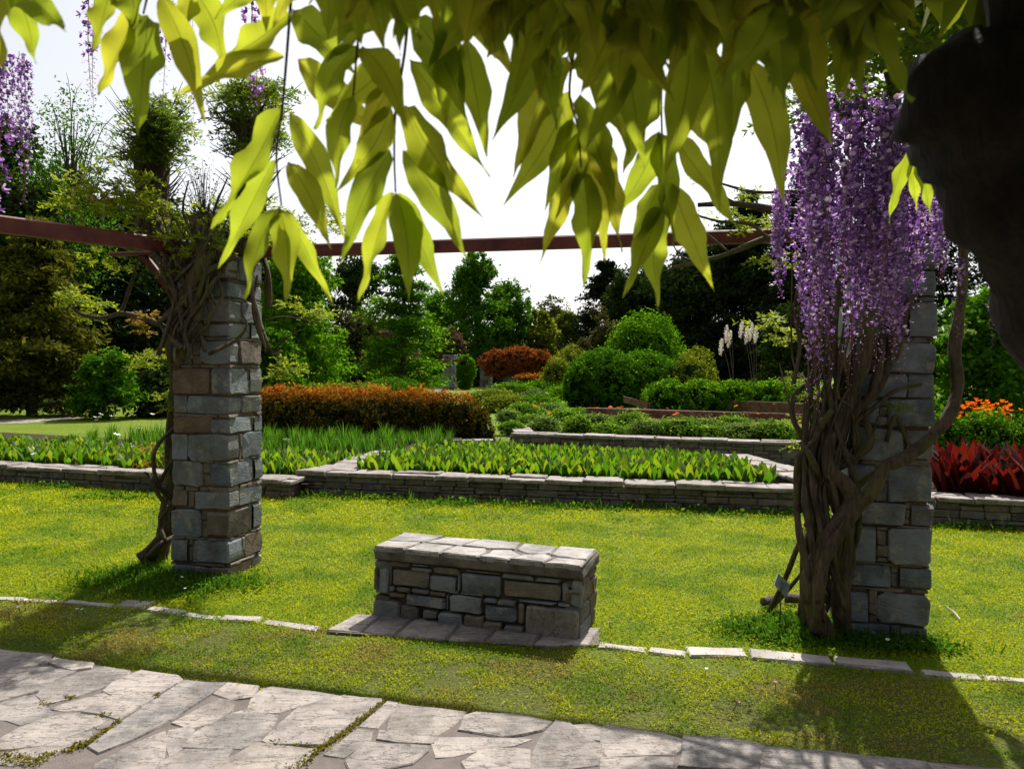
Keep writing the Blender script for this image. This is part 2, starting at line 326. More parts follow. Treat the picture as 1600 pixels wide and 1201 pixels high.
for p in flags:
    q = np.array([P(x, y)[:2] for x, y in p]); _c = q.mean(0); _d = np.linalg.norm(q - _c, axis=1, keepdims=True); q = [k for k in _c + (q - _c) * (1 + .023 / _d)]; flag_xy.append(q); slab('flagstone', q, .0, .030 + U(-.003, .004), M_FLAG, path, .006)
def inside(pt, poly):
    r = False; j = len(poly) - 1
    for i in range(len(poly)):
        a, b = poly[i], poly[j]
        if (a[1] > pt[1]) != (b[1] > pt[1]) and pt[0] < (b[0] - a[0]) * (pt[1] - a[1]) / (b[1] - a[1]) + a[0]: r = not r
        j = i
    return r
zone = [P(x, y)[:2] for x, y in ((-45, 1005), (600, 1070), (1440, 1180), (1445, 1232), (600, 1238), (-45, 1225))]
o0 = P(590, 1106)
for iv in range(9):
    uu = -6 + U(0, .3)
    while uu < 6:
        wd = U(.35, .62); v0 = -.03 - iv * .42; q = []
        for (a, b) in ((0, -.40), (.25, -.405), (wd - .04, -.40), (wd - .03, -.2), (wd - .04, 0), (.2, 0.0), (0, 0), (-.01, -.2)):
            jx = U(-.03, .03); s = o0 + EX * (uu + a + jx + (b * -.35)) + EY * (v0 + b + U(-.025, .025)); q.append(s[:2])
        c = np.mean(q, 0)
        if not inside(c, zone) and all(not inside(k, f) for f in flag_xy for k in (c,)) and c[1] < path_y(c[0]) - .2 and abs(c[0]) < 4.6 and c[1] > .2:
            if not any(inside(k, zone) for k in q): slab('flagstone', q, 0, .030 + U(-.003, .004), M_FLAG, path, .006)
        uu += wd

# ------------------------------------------------------------------ edging stones and the apron before the bench
kerb = root('edging_kerb', P(1080, 1022), 'thin line of pale edging stones set in the grass', 'edging')
def strip(px, w, parent, mat=M_KERB, z=.013, name='edging_stone'):
    for (a, b) in zip(px[:-1], px[1:]):
        A, B = P(*a)[:2], P(*b)[:2]; d = unit(B - A); n = np.array([-d[1], d[0]]); L = np.linalg.norm(B - A); A = A + d * .006; L -= .012
        q = [A + n * w * U(.0, .12), A + d * L * .5 + n * U(-.012, .02), A + d * L + n * w * U(.0, .12), A + d * L + n * w * U(.85, 1.05), A + d * L * .5 + n * w * U(.9, 1.1), A + n * w * U(.85, 1.05)]
        slab(name, q, -.02, z + U(-.006, .006), mat, parent, .01)
strip([(-160, 936), (-60, 938), (30, 941), (95, 944), (170, 951)], .07, kerb)
strip([(172, 950), (222, 953)], .16, kerb, z=.018)
strip([(225, 955), (280, 962), (335, 970)], .085, kerb)
strip([(338, 972), (402, 975)], .12, kerb)
strip([(402, 976), (492, 988)], .10, kerb)
strip([(932, 1014), (1010, 1022), (1072, 1030)], .09, kerb)
strip([(1076, 1028), (1172, 1031), (1305, 1043)], .155, kerb, z=.019)
strip([(1306, 1042), (1428, 1054)], .13, kerb, z=.018)
strip([(1440, 1056), (1540, 1065), (1640, 1073), (1800, 1088), (2000, 1106)], .085, kerb)
apron = root('paved_apron', P(730, 990), 'row of six pale paving slabs laid in front of the stone bench', 'paving')
sheet('mortar_bed', [P(x, y)[:2] for x, y in ((512, 990), (836, 1013), (936, 1011), (936, 985), (905, 981), (580, 962), (553, 964))], .015, M_MORTAR, parent=apron)
for p in ([(510,989),(562,993),(594,965),(556,963)], [(566,992),(614,998),(644,971),(600,965)], [(618,998),(694,1004),(722,973),(650,969)], [(700,1004),(756,1007),(784,975),(728,973)], [(760,1007),(830,1012),(858,982),(788,976)], [(834,1012),(918,1013),(938,987),(864,981)]):
    slab('paving_slab', [P(x, y)[:2] for x, y in p], 0, .022 + U(-.003, .003), M_FLAG, apron, .008)

# ------------------------------------------------------------------ stone pillars
def pillar(name, corner, w, H, label, seed, taper=0.0, small=False, group=None, first_brown=True):
    """corner = the front right corner; courses of four pinwheel blocks with stacks of chinks between"""
    global rng
    keep = rng; rng = np.random.RandomState(seed)
    c0 = np.asarray(corner, float) - EX * w / 2 + EY * w / 2; R = root(name, c0, label, 'pillar', group)
    m = MB(); hw = w / 2 - .024
    m.add([c0 + EX * hw * a + EY * hw * b + EZ * z for z in (0, H - .02) for a, b in ((-1, -1), (1, -1), (1, 1), (-1, 1))], [(0, 1, 5, 4), (1, 2, 6, 5), (2, 3, 7, 6), (3, 0, 4, 7), (4, 5, 6, 7)])
    m.build('core', M_MUD, R)
    z = -.04; k = 0; dirs = [(-EY, EX), (EX, EY), (EY, -EX), (-EX, -EY)]     # outward normal, direction along the face
    while z < H - .03:
        hc = min(U(.11, .225), H - z) if not small else min(.2, H - z)
        thin = U(.014, .032) if (U(0, 1) < .6 and not small) else .006
        if H - z - hc < .09: hc = H - z
        tp = 1 - taper * max(z, 0) / H; W2 = w / 2 * tp; ws = rng.uniform(.11, .18, 4) * (w / .47); flip = k % 2
        for s in range(4):
            nrm, al = dirs[s]; 
            if flip: al = -al
            nx = (s + 1) % 4 if not flip else (s - 1) % 4
            L = w * tp - ws[nx] - U(.0, .075) * (w / .47); L = max(L, .14); dpt = ws[s]; hh = hc - U(.002, .010)
            prou = U(-.004, .010); cc = c0 + nrm * (W2 - dpt / 2 + prou) + al * (-W2 + L / 2 + U(-.004, .008)) + EZ * (z + hh / 2)
            mt = M_SLATE if U(0, 1) < .93 else M_BROWN
            if k == 0 and first_brown and s == 1: mt = M_BROWN
            ra = U(-.035, .035); al2, up2 = al * math.cos(ra) + EZ * math.sin(ra), EZ * math.cos(ra) - al * math.sin(ra)
            block('stone', cc, (al2, nrm, up2), (L / 2, dpt / 2, hh / 2), mt, R, .085, .009, out=0 if small else 1)
            gap = w * tp - ws[nx] - L
            if gap > .022 and not small:
                zz = z
                while zz < z + hc - .015:
                    h2 = min(U(.03, .15), z + hc - zz)
                    block('chink', c0 + nrm * (W2 - .05 + U(-.016, .002)) + al * (-W2 + L + gap / 2) + EZ * (zz + h2 / 2), (al, nrm, EZ), (gap / 2 - .003, .05, h2 / 2 - .003), M_CHINK, R, .14, .006); zz += h2
            if thin > .012:
                q = -W2 + U(0, .05)
                while q < W2 - .05:
                    l2 = min(U(.06, .2), W2 - q)
                    if U(0, 1) < .85: block('chink', c0 + nrm * (W2 - .045 + U(-.012, .004)) + al * (q + l2 / 2) + EZ * (z + hc + thin / 2 - .004), (al, nrm, EZ), (l2 / 2 - .003, .045, thin / 2), M_CHINK, R, .2, .005)
                    q += l2
        z += hc + thin; k += 1
    rng = keep
    return R
CL = P(357, 905); CR = P(1452, 1004)
pillar('stone_pillar', CL, .49, 2.44, 'grey stone pillar on the left with dark vine stems climbing its left side', 11, .05)
pillar('stone_pillar', CR, .48, 2.44, 'grey stone pillar on the right behind the purple hanging flowers', 12, .0, first_brown=False)

# ------------------------------------------------------------------ red steel beams
def beam(name, a, b, w, h, label=None, parent=None, cat='beam'):
    a = np.asarray(a, float); b = np.asarray(b, float); d = unit(b - a); s = unit(np.cross(d, EZ)); u2 = np.cross(s, d); m = MB(); t = .012
    prof = [(-w / 2, -h / 2), (w / 2, -h / 2), (w / 2, -h / 2 + t), (w / 2, h / 2 - t), (w / 2 - t, h / 2), (-w / 2 + t, h / 2), (-w / 2, h / 2 - t)]
    n = len(prof); m.add([p + s * x + u2 * z for p in (a, b) for x, z in prof], [(i, (i + 1) % n, n + (i + 1) % n, n + i) for i in range(n)] + [tuple(range(n))[::-1], tuple(range(n, 2 * n))])
    o = m.build(name, M_RED, parent)
    return tag(o, label, cat) if label else o
cl = CL - EX * .25 + EY * .25; cr = CR - EX * .24 + EY * .24
dm = unit(cr - cl)
beam('steel_beam', cl + EZ * 2.50 - dm * .1, cr + EZ * 2.50 + dm * .5, .06, .09, 'long dark red steel beam spanning between the two stone pillars')
lb = D(0, 350, 4.95); lb[2] = 2.51; dl = unit(lb - (cl + EZ * 2.51))
beam('steel_beam', cl + EZ * 2.505 + dl * .03 - EY * .05, cl + EZ * 2.505 + dl * 4.2 - EY * .05, .07, .11, 'dark red steel beam running from the left pillar to the left edge')
R = root('steel_bracket', cl + EZ * 2.0, 'dark red steel knee brace at the top of the left pillar', 'bracket')
beam('brace_arm', cl + EZ * 2.12 - EX * .22 - EY * .2, cl + EZ * 2.47 - EX * .5 - EY * .24, .06, .05, parent=R); beam('brace_plate', cl + EZ * 2.47 - EX * .75 - EY * .26, cl + EZ * 2.47 - EX * .1 - EY * .26, .07, .03, parent=R)
R = root('steel_post', cr + EZ * 2.4, 'dark red steel post on top of the right pillar', 'post')
beam('post_shaft', cr + EX * .17 - EY * .2 + EZ * 2.15, cr + EX * .17 - EY * .2 + EZ * 2.95, .06, .06, parent=R); beam('foot_plate', cr + EX * .07 - EY * .2 + EZ * 2.45, cr + EX * .23 - EY * .2 + EZ * 2.45, .12, .012, parent=R)

# ------------------------------------------------------------------ stone bench
zt = .46
bfl, bfr, bbl = P(583, 853, zt), P(910, 884, zt), P(634, 833, zt)
bx = unit(bfr - bfl); by = unit(np.cross(EZ, bx)); BL = float(np.linalg.norm(bfr - bfl)); BD = .44
bench = root('stone_bench', bfl * [1, 1, 0] + bx * BL / 2 + by * BD / 2, 'low dry stone bench with pale flagstone seat on the lawn', 'bench')
bo = bfl * np.array([1, 1, 0])
def bpt(u_, v_, z): return bo + bx * u_ + by * v_ + EZ * z
m = MB(); m.add([bpt(u_, v_, z) for z in (0, .40) for u_, v_ in ((.05, .05), (BL - .05, .05), (BL - .05, BD - .05), (.05, BD - .05))], [(0, 1, 5, 4), (1, 2, 6, 5), (2, 3, 7, 6), (3, 0, 4, 7), (4, 5, 6, 7)])
m.build('core', M_MUD, bench)
block('seat_slab', bpt(BL / 2, BD / 2, .409), (bx, by, EZ), (BL / 2 - .006, BD / 2 - .006, .036), plain_mat('seat_render', (.13, .105, .085), .9, 7, .5, .2, .008, (.19, .17, .15)), bench, .02, .008)
caps = [[(0,0),(.20,0),(.235,.20),(.0,.16)], [(.0,.17),(.235,.21),(.30,.44),(.0,.44)], [(.215,.0),(.45,.0),(.47,.21),(.25,.22)], [(.25,.23),(.50,.225),(.56,.44),(.315,.44)], [(.465,.0),(.70,.0),(.72,.10),(.69,.2),(.485,.2)], [(.515,.225),(.70,.215),(.86,.25),(.84,.44),(.575,.44)],
        [(.715,.0),(.90,.0),(.95,.12),(.85,.23),(.735,.2),(.74,.1)], [(.875,.25),(.965,.18),(1.10,.23),(1.09,.44),(.86,.44)], [(.915,.0),(1.12,.0),(1.14,.12),(1.08,.2),(.965,.12)], [(1.11,.2),(1.16,.17),(1.345,.15),(1.345,.44),(1.11,.44)], [(1.135,.0),(1.345,.0),(1.345,.14),(1.16,.15)]]
kx = BL / 1.35
m = MB()
for p in caps:
    slab('cap_stone', [bpt(u_ * kx * .99 + .006, v_ * .985 + .004, 0)[:2] for u_, v_ in p], zt - .03, zt + U(.0, .006), M_CAP, bench, .008, .06, .004, .003)
block('cap_mortar', bpt(BL / 2, BD / 2, .4485), (bx, by, EZ), (BL / 2 - .006, BD / 2 - .006, .0045), M_MORTAR, bench, .0, .002)
# front stones, traced: u0,u1,z0,z1
fs = [(.13,.38,.217,.32),(.385,.56,.21,.305),(.595,.85,.21,.34),(.866,1.222,.227,.325),(1.275,1.348,.2,.365),(.107,.25,.33,.37),(.255,.39,.318,.345),(0,.1,.335,.37),(.035,.105,.155,.325),(.0,.03,.17,.32),(.16,.25,.175,.214),(.225,.495,.10,.172),(.385,.495,.18,.207),(.52,.73,.095,.205),(.755,.955,.07,.162),(.83,.945,.168,.205),(1.01,1.335,.0,.197),(.11,.215,.14,.17),(0,.19,-.02,.115),(.197,.315,-.01,.1),(.34,.445,.03,.09),(.45,.61,-.02,.085),(.62,.75,.0,.09),(1.2,1.275,.2,.224),(1.226,1.27,.23,.345),(.4,.58,.315,.365),(.62,.84,.345,.368),(.86,1.05,.33,.366),(1.06,1.22,.33,.362),(.26,.37,.35,.368),(.11,.15,.175,.215),(.26,.38,.178,.212),(.5,.58,.21,.225),(.59,.73,.208,.222),(.74,.825,.17,.205),(.74,.86,.0,.065),(.96,1.0,.06,.2),(.87,1.0,-.01,.055),(.5,.515,.1,.2),(.955,1.19,.2,.222),(.566,.59,.22,.33),(.32,.44,-.01,.025),(.105,.125,.22,.32)]
for i, (a, b, c, d) in enumerate(fs):
    g = .004; dp = U(.09, .12); bat = .035 * (1 - (c + d) / .72)
    mt = M_SLATE if U(0, 1) < .72 else (M_CHINK if U(0, 1) < .6 else M_BROWN)
    if i in (16,): mt = M_COPE
    block('stone' if (b - a) > .11 else 'chink', bpt((a + b) / 2 * kx, dp / 2 + .022 - bat + U(-.008, .004), (c + d) / 2), (bx, by, EZ), ((b - a) / 2 * kx - g, dp / 2, (d - c) / 2 - g), mt, bench, .10, .009, out=-1)
for side in (0, 1, 2):                       # the two ends and the back
    L = BD if side < 2 else BL; z = 0
    while z < .35:
        hc = min(U(.08, .15), .365 - z); q = .02
        while q < L - .03:
            l = min(U(.14, .3), L - .02 - q)
            if side == 0: c = bpt(BL - .06, q + l / 2, z + hc / 2); ax = (by, bx, EZ)
            elif side == 1: c = bpt(.06, q + l / 2, z + hc / 2); ax = (by, -bx, EZ)
            else: c = bpt(q + l / 2, BD - .06, z + hc / 2); ax = (bx, by, EZ)
            block('stone', c, ax, (l / 2 - .004, .055 + U(-.006, .006), hc / 2 - .004), M_SLATE if U(0, 1) < .6 else M_BROWN, bench, .1, .012); q += l
        z += hc

# ------------------------------------------------------------------ raised beds: dry stone walls with coping
def wall(name, p0, p1, h, th, label, rows=2, cope=.05, clen=(.3, .6), slen=(.16, .42), over=.03, ends=True):
    """p0 to p1 runs along the foot of the face that is seen, left to right"""
    p0 = np.array([p0[0], p0[1], 0.]); p1 = np.array([p1[0], p1[1], 0.]); d = unit(p1 - p0); n = np.array([-d[1], d[0], 0]); L = float(np.linalg.norm(p1 - p0))
    R = root(name, (p0 + p1) / 2, label, 'wall'); m = MB(); m.add([p0 + d * a + n * b + EZ * z for z in (0, h - cope) for a, b in ((.03, .04), (L - .03, .04), (L - .03, th - .03), (.03, th - .03))], [(0, 1, 5, 4), (1, 2, 6, 5), (2, 3, 7, 6), (3, 0, 4, 7), (4, 5, 6, 7)])
    m.build('core', M_MUD, R); hs = (h - cope) / rows
    for r in range(rows):
        q = 0
        while q < L - .02:
            l = min(U(*slen), L - q); l = L - q if L - q - l < .08 else l
            if U(0, 1) < .35:
                f = U(.35, .65)
                for za, zb in ((0, f), (f, 1)): block('stone', p0 + d * (q + l / 2) + n * (.06 + U(-.01, .006)) + EZ * (r * hs + (za + zb) / 2 * hs), (d, n, EZ), (l / 2 - .004, .06, hs * (zb - za) / 2 - .003), M_WALL, R, .1, .01, out=-1)
            else: block('stone', p0 + d * (q + l / 2) + n * (.06 + U(-.01, .006)) + EZ * (r + .5) * hs, (d, n, EZ), (l / 2 - .004, .06, hs / 2 - .003), M_WALL, R, .1, .012, out=-1)
            q += l
    q = -over
    while q < L + over - .02:
        l = min(U(*clen), L + over - q); l = L + over - q if L + over - q - l < .12 else l
        sp = U(.35, .65) * th if U(0, 1) < .55 else None
        for v0, v1 in (((-over, th + .02),) if sp is None else ((-over, sp), (sp, th + .02))):
            Q = [p0 + d * (q + .004) + n * (v0 + U(-.012, .012)), p0 + d * (q + l - .004) + n * (v0 + U(-.012, .012)), p0 + d * (q + l - .004 + U(-.02, .02)) + n * (v1 - .006), p0 + d * (q + .004) + n * (v1 - .006)]
            slab('coping_slab', [k[:2] for k in Q], h - cope, h + U(-.012, .010), M_COPE, R, .012, .10, .014, .012)
        q += l
    return R
WB0, WB1 = P(466, 772), P(1243, 804); HB = .30
wall('raised_bed_wall', WB0, WB1, HB, .36, 'long low stone wall with pale coping in front of the middle leafy bed', 3)
dB = unit(WB1 - WB0); nB = np.array([-dB[1], dB[0], 0])
wall('raised_bed_wall', WB0 + nB * 2.4 + dB * .16, WB0 + nB * .385 + dB * .03, HB, .44, 'short stone wall returning back at the left end of the middle bed', 3)
WA0, WA1 = P(-420, 728), P(452, 781)
wall('raised_bed_wall', WA0, WA1, .24, .36, 'low stone wall behind the left pillar in front of the left leafy bed', 2)
WC0, WC1 = P(1262, 800), P(1215, 742)
wall('raised_bed_wall', WB1 + nB * 2.9 + dB * -.52, WB1 + nB * .40 + dB * .12, .36, .40, 'wide pale topped stone wall running back behind the right vine trunk', 3, over=.05)
WD0, WD1 = P(1400, 817), P(1720, 836)
wall('raised_bed_wall', WD0, WD1, .31, .34, 'stone wall with pale coping below the dark red leaved plants', 3)
WE0, WE1 = P(800, 702, .1), P(1262, 720, .1)
wall('raised_bed_wall', WE0, WE1, .41, .36, 'far stone wall behind the middle leafy bed below the flower bed', 3)
dE = unit(WE1 - WE0); nE = np.array([-dE[1], dE[0], 0])
wall('raised_bed_wall', WE0 + nE * 1.9 - dE * .55, WE0 + nE * .385 - dE * .03, .41, .34, 'short stone wall end beside the right tip of the copper hedge', 3)
wall('raised_bed_wall', P(380, 702, .05), P(770, 703, .05), .25, .3, 'dark low stone wall at the foot of the copper coloured hedge', 2)

def bed(name, pts, z, mat=M_SOIL): return sheet(name, [p[:2] for p in pts], z, mat)
BB = [WB0 + nB * .2 + dB * .1, WB1 + nB * .2, WB1 + nB * 3.4 - dB * .35, WB0 + nB * 4.6 - dB * .2]
bed('bed_soil', BB, .215)
dA = unit(WA1 - WA0); nA = np.array([-dA[1], dA[0], 0])
BA = [WA0 + nA * .25, WA1 + nA * .25 + dA * .1, WA1 + nA * 3.6, WA0 + nA * 4.6]
bed('bed_soil', BA, .16)
BE = [WE0 + nE * .2 - dE * .1, WE1 + nE * .2, WE1 + nE * 4.2, WE0 + nE * 5.5 - dE * 1.4]
bed('bed_soil', BE, .33)
dD = unit(WD1 - WD0); nD = np.array([-dD[1], dD[0], 0])
BD_ = [WD0 + nD * .2, WD1 + nD * .2, WD1 + nD * 3.2, WD0 + nD * 3.2]
bed('bed_soil', BD_, .22)

# ------------------------------------------------------------------ wisteria: leaflets, racemes, stems
def leaflet_mesh(seed, nl=13, nw=4):
    rs = np.random.RandomState(seed); V = []; uv = []; wv = rs.uniform(0, 6.3, 3); fold = rs.uniform(.15, .5); amp = rs.uniform(.022, .045); bend = rs.uniform(-.06, .14); side = rs.uniform(-.06, .06)
    for i in range(nl + 1):
        t = i / nl; w = .138 * math.sin(math.pi * min(1, t ** .72)) ** .85 * (1 - .7 * max(0, (t - .45) / .55)) + .001
        if t < .05: w *= .35
        for k in range(-nw, nw + 1):
            s = k / nw; e = abs(s) ** 1.5; ww = w * (1 + .09 * math.sin(t * 19 + wv[0] + s))
            V.append((ww * s + side * math.sin(t * 4), t, ww * abs(s) * fold + amp * e * math.sin(t * 15 + wv[1] + (1.7 if s > 0 else 0)) - bend * t * t)); uv.append((t, s * .5 + .5))
    n = 2 * nw + 1; F = [(i * n + k, i * n + k + 1, (i + 1) * n + k + 1, (i + 1) * n + k) for i in range(nl) for k in range(n - 1)]
    return mesh_np('leaflet', V, F, True, np.array(uv))
def big_leaf_mat():
    t = NT('wisteria_leaf'); uv = t.n('UVMap'); sx = t.n('SeparateXYZ', {0: uv.outputs[0]}); u_, v_ = sx.outputs[0], sx.outputs[1]
    av = t.n('Math', {0: t.n('Math', {0: v_, 1: .5}, operation='SUBTRACT'), 1: 0}, operation='ABSOLUTE').outputs[0]
    ph = t.n('Math', {0: t.mul(u_, 62), 1: t.mul(av, 75)}, operation='SUBTRACT'); si = t.n('Math', {0: ph, 1: 0}, operation='SINE').outputs[0]
    vein = t.ramp(si, [(.93, g3(0)), (1.0, g3(.55))]); mid = t.ramp(av, [(.008, g3(1)), (.03, g3(0))]); vm = t.n('Math', {0: vein, 1: mid}, operation='MAXIMUM').outputs[0]
    oi = t.n('ObjectInfo').outputs['Random']; nz = t.noise(22, t.pos(), 4)
    col = t.ramp(oi, [(0, (.115, .15, .012)), (.5, (.15, .175, .014)), (1, (.19, .185, .018))]); col = t.mix(t.ramp(nz, [(.35, g3(.35)), (.65, g3(0))]), col, (.06, .09, .008))
    cd = t.mix(t.mul(vm, .9), col, t.mix(.6, col, (.02, .03, 0.)))
    cd = t.mix(t.ramp(t.noise(70, t.pos(), 3), [(.70, g3(0)), (.76, g3(.6))]), cd, (.07, .05, .012))     # blemishes
    t.set(t.b.inputs['Base Color'], cd); t.b.inputs['Roughness'].default_value = .5; t.b.inputs['Specular IOR Level'].default_value = .3
    t.set(t.b.inputs['Normal'], t.bump(vm, .001, .6))
    tr = t.n('BsdfTranslucent', {'Color': t.mix(1.0, cd, (2.75, 2.65, 2.0), 'MULTIPLY')})
    t.set(t.out.inputs[0], t.n('MixShader', {0: .68, 1: t.b, 2: tr})); return t.m
M_BIGLEAF = big_leaf_mat()
LEAFLETS = [leaflet_mesh(s) for s in range(8)]
M_STALK = plain_mat('leaf_stalk', (.10, .065, .025), .6, 30, .3)
over = root('wisteria_vine', (.74, .82, 0), 'near wisteria with dark thick trunk and big yellow green leaves hanging overhead', 'vine')
def leaf_matrix(base, dirv, nrm, L):
    y = unit(dirv); z = unit(nrm - y * np.dot(nrm, y)); x = np.cross(y, z); A = np.stack([x * L, y * L, z * L], 1)
    return Matrix([[*A[0], base[0]], [*A[1], base[1]], [*A[2], base[2]], [0, 0, 0, 1]])
# traced leaves: stalk, then leaflets as base, tip, width (points of the photograph)
TRACED = [
 (.74, [(462,-60),(455,0),(448,90),(441,170),(432,245),(440,322)], [(443,88,266,144,52),(465,92,612,222,62),(440,168,322,352,66),(453,176,545,378,52),(428,250,337,420,52),(450,252,522,392,44),(437,322,378,468,44),(436,325,456,474,54),(448,328,521,479,34),(452,20,330,96,60),(458,15,560,120,64)]),
 (.70, [(655,-60),(641,0),(632,85),(619,165),(616,232),(618,300)], [(619,300,642,476,58),(623,300,693,466,50),(612,300,557,472,46),(610,235,526,412,54),(632,236,737,406,58),(612,166,531,300,52),(636,166,746,342,60),(640,92,767,276,62),(625,92,508,184,62),(648,30,738,190,64),(630,24,505,84,60),(616,128,556,222,44)]),
 (.72, [(925,-60),(910,20),(895,90),(890,150),(903,200),(908,262)], [(890,142,790,326,68),(904,150,968,310,60),(896,185,852,330,46),(903,258,839,412,46),(910,264,912,442,56),(920,250,948,408,44),(905,205,872,344,48),(912,200,986,386,56),(888,92,795,270,70),(904,80,990,240,70),(900,30,800,130,66)]),
 (.76, [(1050,-60),(1042,30),(1034,110),(1034,200),(1040,286)], [(1036,318,972,462,44),(1038,322,1022,478,56),(1048,286,1116,458,56),(1030,288,986,402,46),(1030,205,1056,376,60),(1046,205,1166,370,48),(1030,205,958,350,52),(1028,112,972,268,62),(1044,110,1130,250,60)]),
 (.70, [(250,-120),(238,-40),(224,22)], [(216,20,150,146,62),(232,26,212,206,66),(250,-10,328,196,56)]),
 (.76, [(330,-120),(322,-60),(308,-20)], [(306,-10,362,112,62),(300,-14,282,74,54)]),
 (.64, [(30,-140),(20,-70),(14,-20)], [(16,-20,60,98,66),(6,-20,-6,110,60),(26,-24,98,44,44)]),
 (.70, [(160,-140),(168,-80),(178,-30)], [(176,-24,140,76,50),(190,-26,206,36,44)]),
 (.66, [(585,-120),(575,-40),(560,60),(552,150)], [(552,150,520,292,50),(560,70,488,200,60),(566,72,640,190,52),(572,-20,500,70,60),(578,-20,660,60,56)]),
 (.68, [(745,-120),(735,-40),(722,60)], [(718,62,690,200,52),(728,62,764,246,58),(736,-10,800,120,60),(726,-14,668,100,56)]),
 (.66, [(830,-120),(835,-40),(845,40)], [(840,44,770,226,62),(850,44,868,200,58),(838,-24,760,80,60),(846,-24,916,90,62)]),
 (.64, [(965,-120),(968,-40),(972,60)], [(968,66,925,236,66),(978,66,1004,262,70),(970,-20,900,100,66),(976,-20,1050,110,66)]),
 (.66, [(1095,-120),(1090,-30),(1085,50)], [(1078,50,1042,288,68),(1092,52,1134,336,68),(1086,-20,1010,110,66),(1096,-20,1180,90,70)]),
 (.70, [(1190,-120),(1180,-30),(1165,80)], [(1164,88,1236,324,70),(1156,86,1138,232,50),(1176,-10,1128,110,66),(1186,-14,1248,130,66)]),
 (.60, [(1270,-140),(1262,-70),(1256,-20)], [(1250,-20,1290,244,84),(1244,-24,1200,150,62),(1262,-30,1360,120,66)]),
 (.56, [(1360,-140),(1345,-70),(1330,-30)], [(1326,-26,1408,112,74),(1318,-26,1330,150,74)]),
 (1.3, [(1450,130),(1440,190),(1430,232)], [(1424,232,1384,348,34),(1430,234,1432,332,30),(1436,234,1456,342,32),(1440,190,1490,290,32)]),
 (.62, [(690,-160),(685,-90),(680,-50)], [(678,-50,640,60,60),(688,-50,712,70,60)]), (.60, [(900,-160),(890,-90),(880,-50)], [(876,-50,826,70,66),(884,-50,900,80,60)]), (.60, [(1030,-160),(1025,-90),(1020,-50)], [(1016,-50,980,80,66),(1024,-50,1060,70,62)]),
 (.62, [(500,-160),(495,-90),(490,-50)], [(486,-50,420,40,56),(494,-50,520,56,56)]), (.62, [(790,-160),(785,-90),(780,-50)], [(776,-50,740,50,62),(786,-50,820,56,60)]), (.60, [(1140,-160),(1130,-90),(1125,-50)], [(1120,-50,1090,90,70),(1130,-50,1190,60,66)]), (.72, [(400,-150),(398,-90),(395,-50)], [(392,-50,340,30,48),(398,-50,420,46,46)])]
r_ = np.random.RandomState(77)
for i in range(34):                          # further leaves of the same branch, hanging nearer the path
    x = r_.uniform(430, 1380) if i % 4 == 0 else r_.uniform(720, 1380); Y = r_.uniform(.53, .64); y = r_.uniform(-110, -40 if x < 700 else 20); w = 33 / Y
    TRACED.append((Y, [(x + 10, y - 130), (x + 5, y - 60), (x, y)], [(x - 4, y, x - r_.uniform(30, 80), y + r_.uniform(110, 150), w), (x + 4, y, x + r_.uniform(20, 80), y + r_.uniform(110, 150), w), (x, y, x + r_.uniform(-20, 20), y + r_.uniform(120, 160), w), (x + 6, y - 70, x + r_.uniform(60, 110), y + r_.uniform(20, 60), w), (x + 2, y - 70, x - r_.uniform(60, 110), y + r_.uniform(20, 60), w)]))
for i, (Y, stalk, lf) in enumerate(TRACED):
    r_ = np.random.RandomState(500 + i); m = MB(); tube(m, [D(x, y, Y + r_.uniform(-.006, .006)) for x, y in stalk], [.0017, .0014, .0009], 5, 4); R = m.build('compound_leaf', M_STALK, over, True)
    for x0, y0, x1, y1, w in lf:
        a = D(x0, y0, Y + r_.uniform(-.004, .004)); b = D(x1, y1, Y + r_.uniform(-.045, .03)); L = np.linalg.norm(b - a); M = leaf_matrix(a, b - a, np.array([r_.uniform(-.5, .5), -1, r_.uniform(-.1, .5)]), L)
        k = (w / math.hypot(x1 - x0, y1 - y0)) / .25 * .76; link('leaflet', LEAFLETS[r_.randint(8)], M_BIGLEAF, R, M @ Matrix.Diagonal((k, 1, min(1.2, k), 1)))
# the leafy roof above: unseen leaves, shaped to shade the hanging ones and cut sky light
def overhead_branch(pts, r, name='branch'):
    m = MB(); tube(m, pts, [r, r * .8, r * .6, r * .4], 8, 5, .18, int(r * 1e4)); m.build(name, M_DARKBARK, over, True)
overhead_branch([(.62, .75, 2.25), (.45, .7, 2.55), (.0, .85, 2.62), (-.6, .95, 2.6), (-1.2, 1.1, 2.62)], .035)
overhead_branch([(.5, .72, 2.5), (.55, 1.1, 2.62), (.35, 1.5, 2.75), (.5, 2.1, 2.95)], .025)
rs = np.random.RandomState(3)
def shade_roof_leaves(n, box, seed):
    r2 = np.random.RandomState(seed); out = []
    for _ in range(n):
        c = np.array([r2.uniform(*box[0]), r2.uniform(*box[1]), r2.uniform(*box[2])]); ax = unit(np.array([r2.normal() * .5, r2.normal() * .5, -.7])); vr = unit(np.cross(ax, r2.normal(size=3)))
        p = []; dv = []
        for k in range(6):
            for s in (-1, 1): p.append(c + ax * .045 * k); dv.append(unit(ax * .6 + vr * s * .7 + np.array([0, 0, -.3])))
        p = np.array(p); out.append(leaf_quads(p, r2.normal(size=p.shape) + np.array([0, -.3, .6]), r2.uniform(.09, .13, len(p)), .36, r2, np.array(dv)))
    V, F = merge(out); return mesh_np('unseen_shade_roof', V, F, True)
M_ROOFLEAF = leaf_mat('shade_roof_leaf', [(.07, .10, .01), (.12, .15, .014), (.16, .17, .018)], .45, (1.9, 1.8, .8))
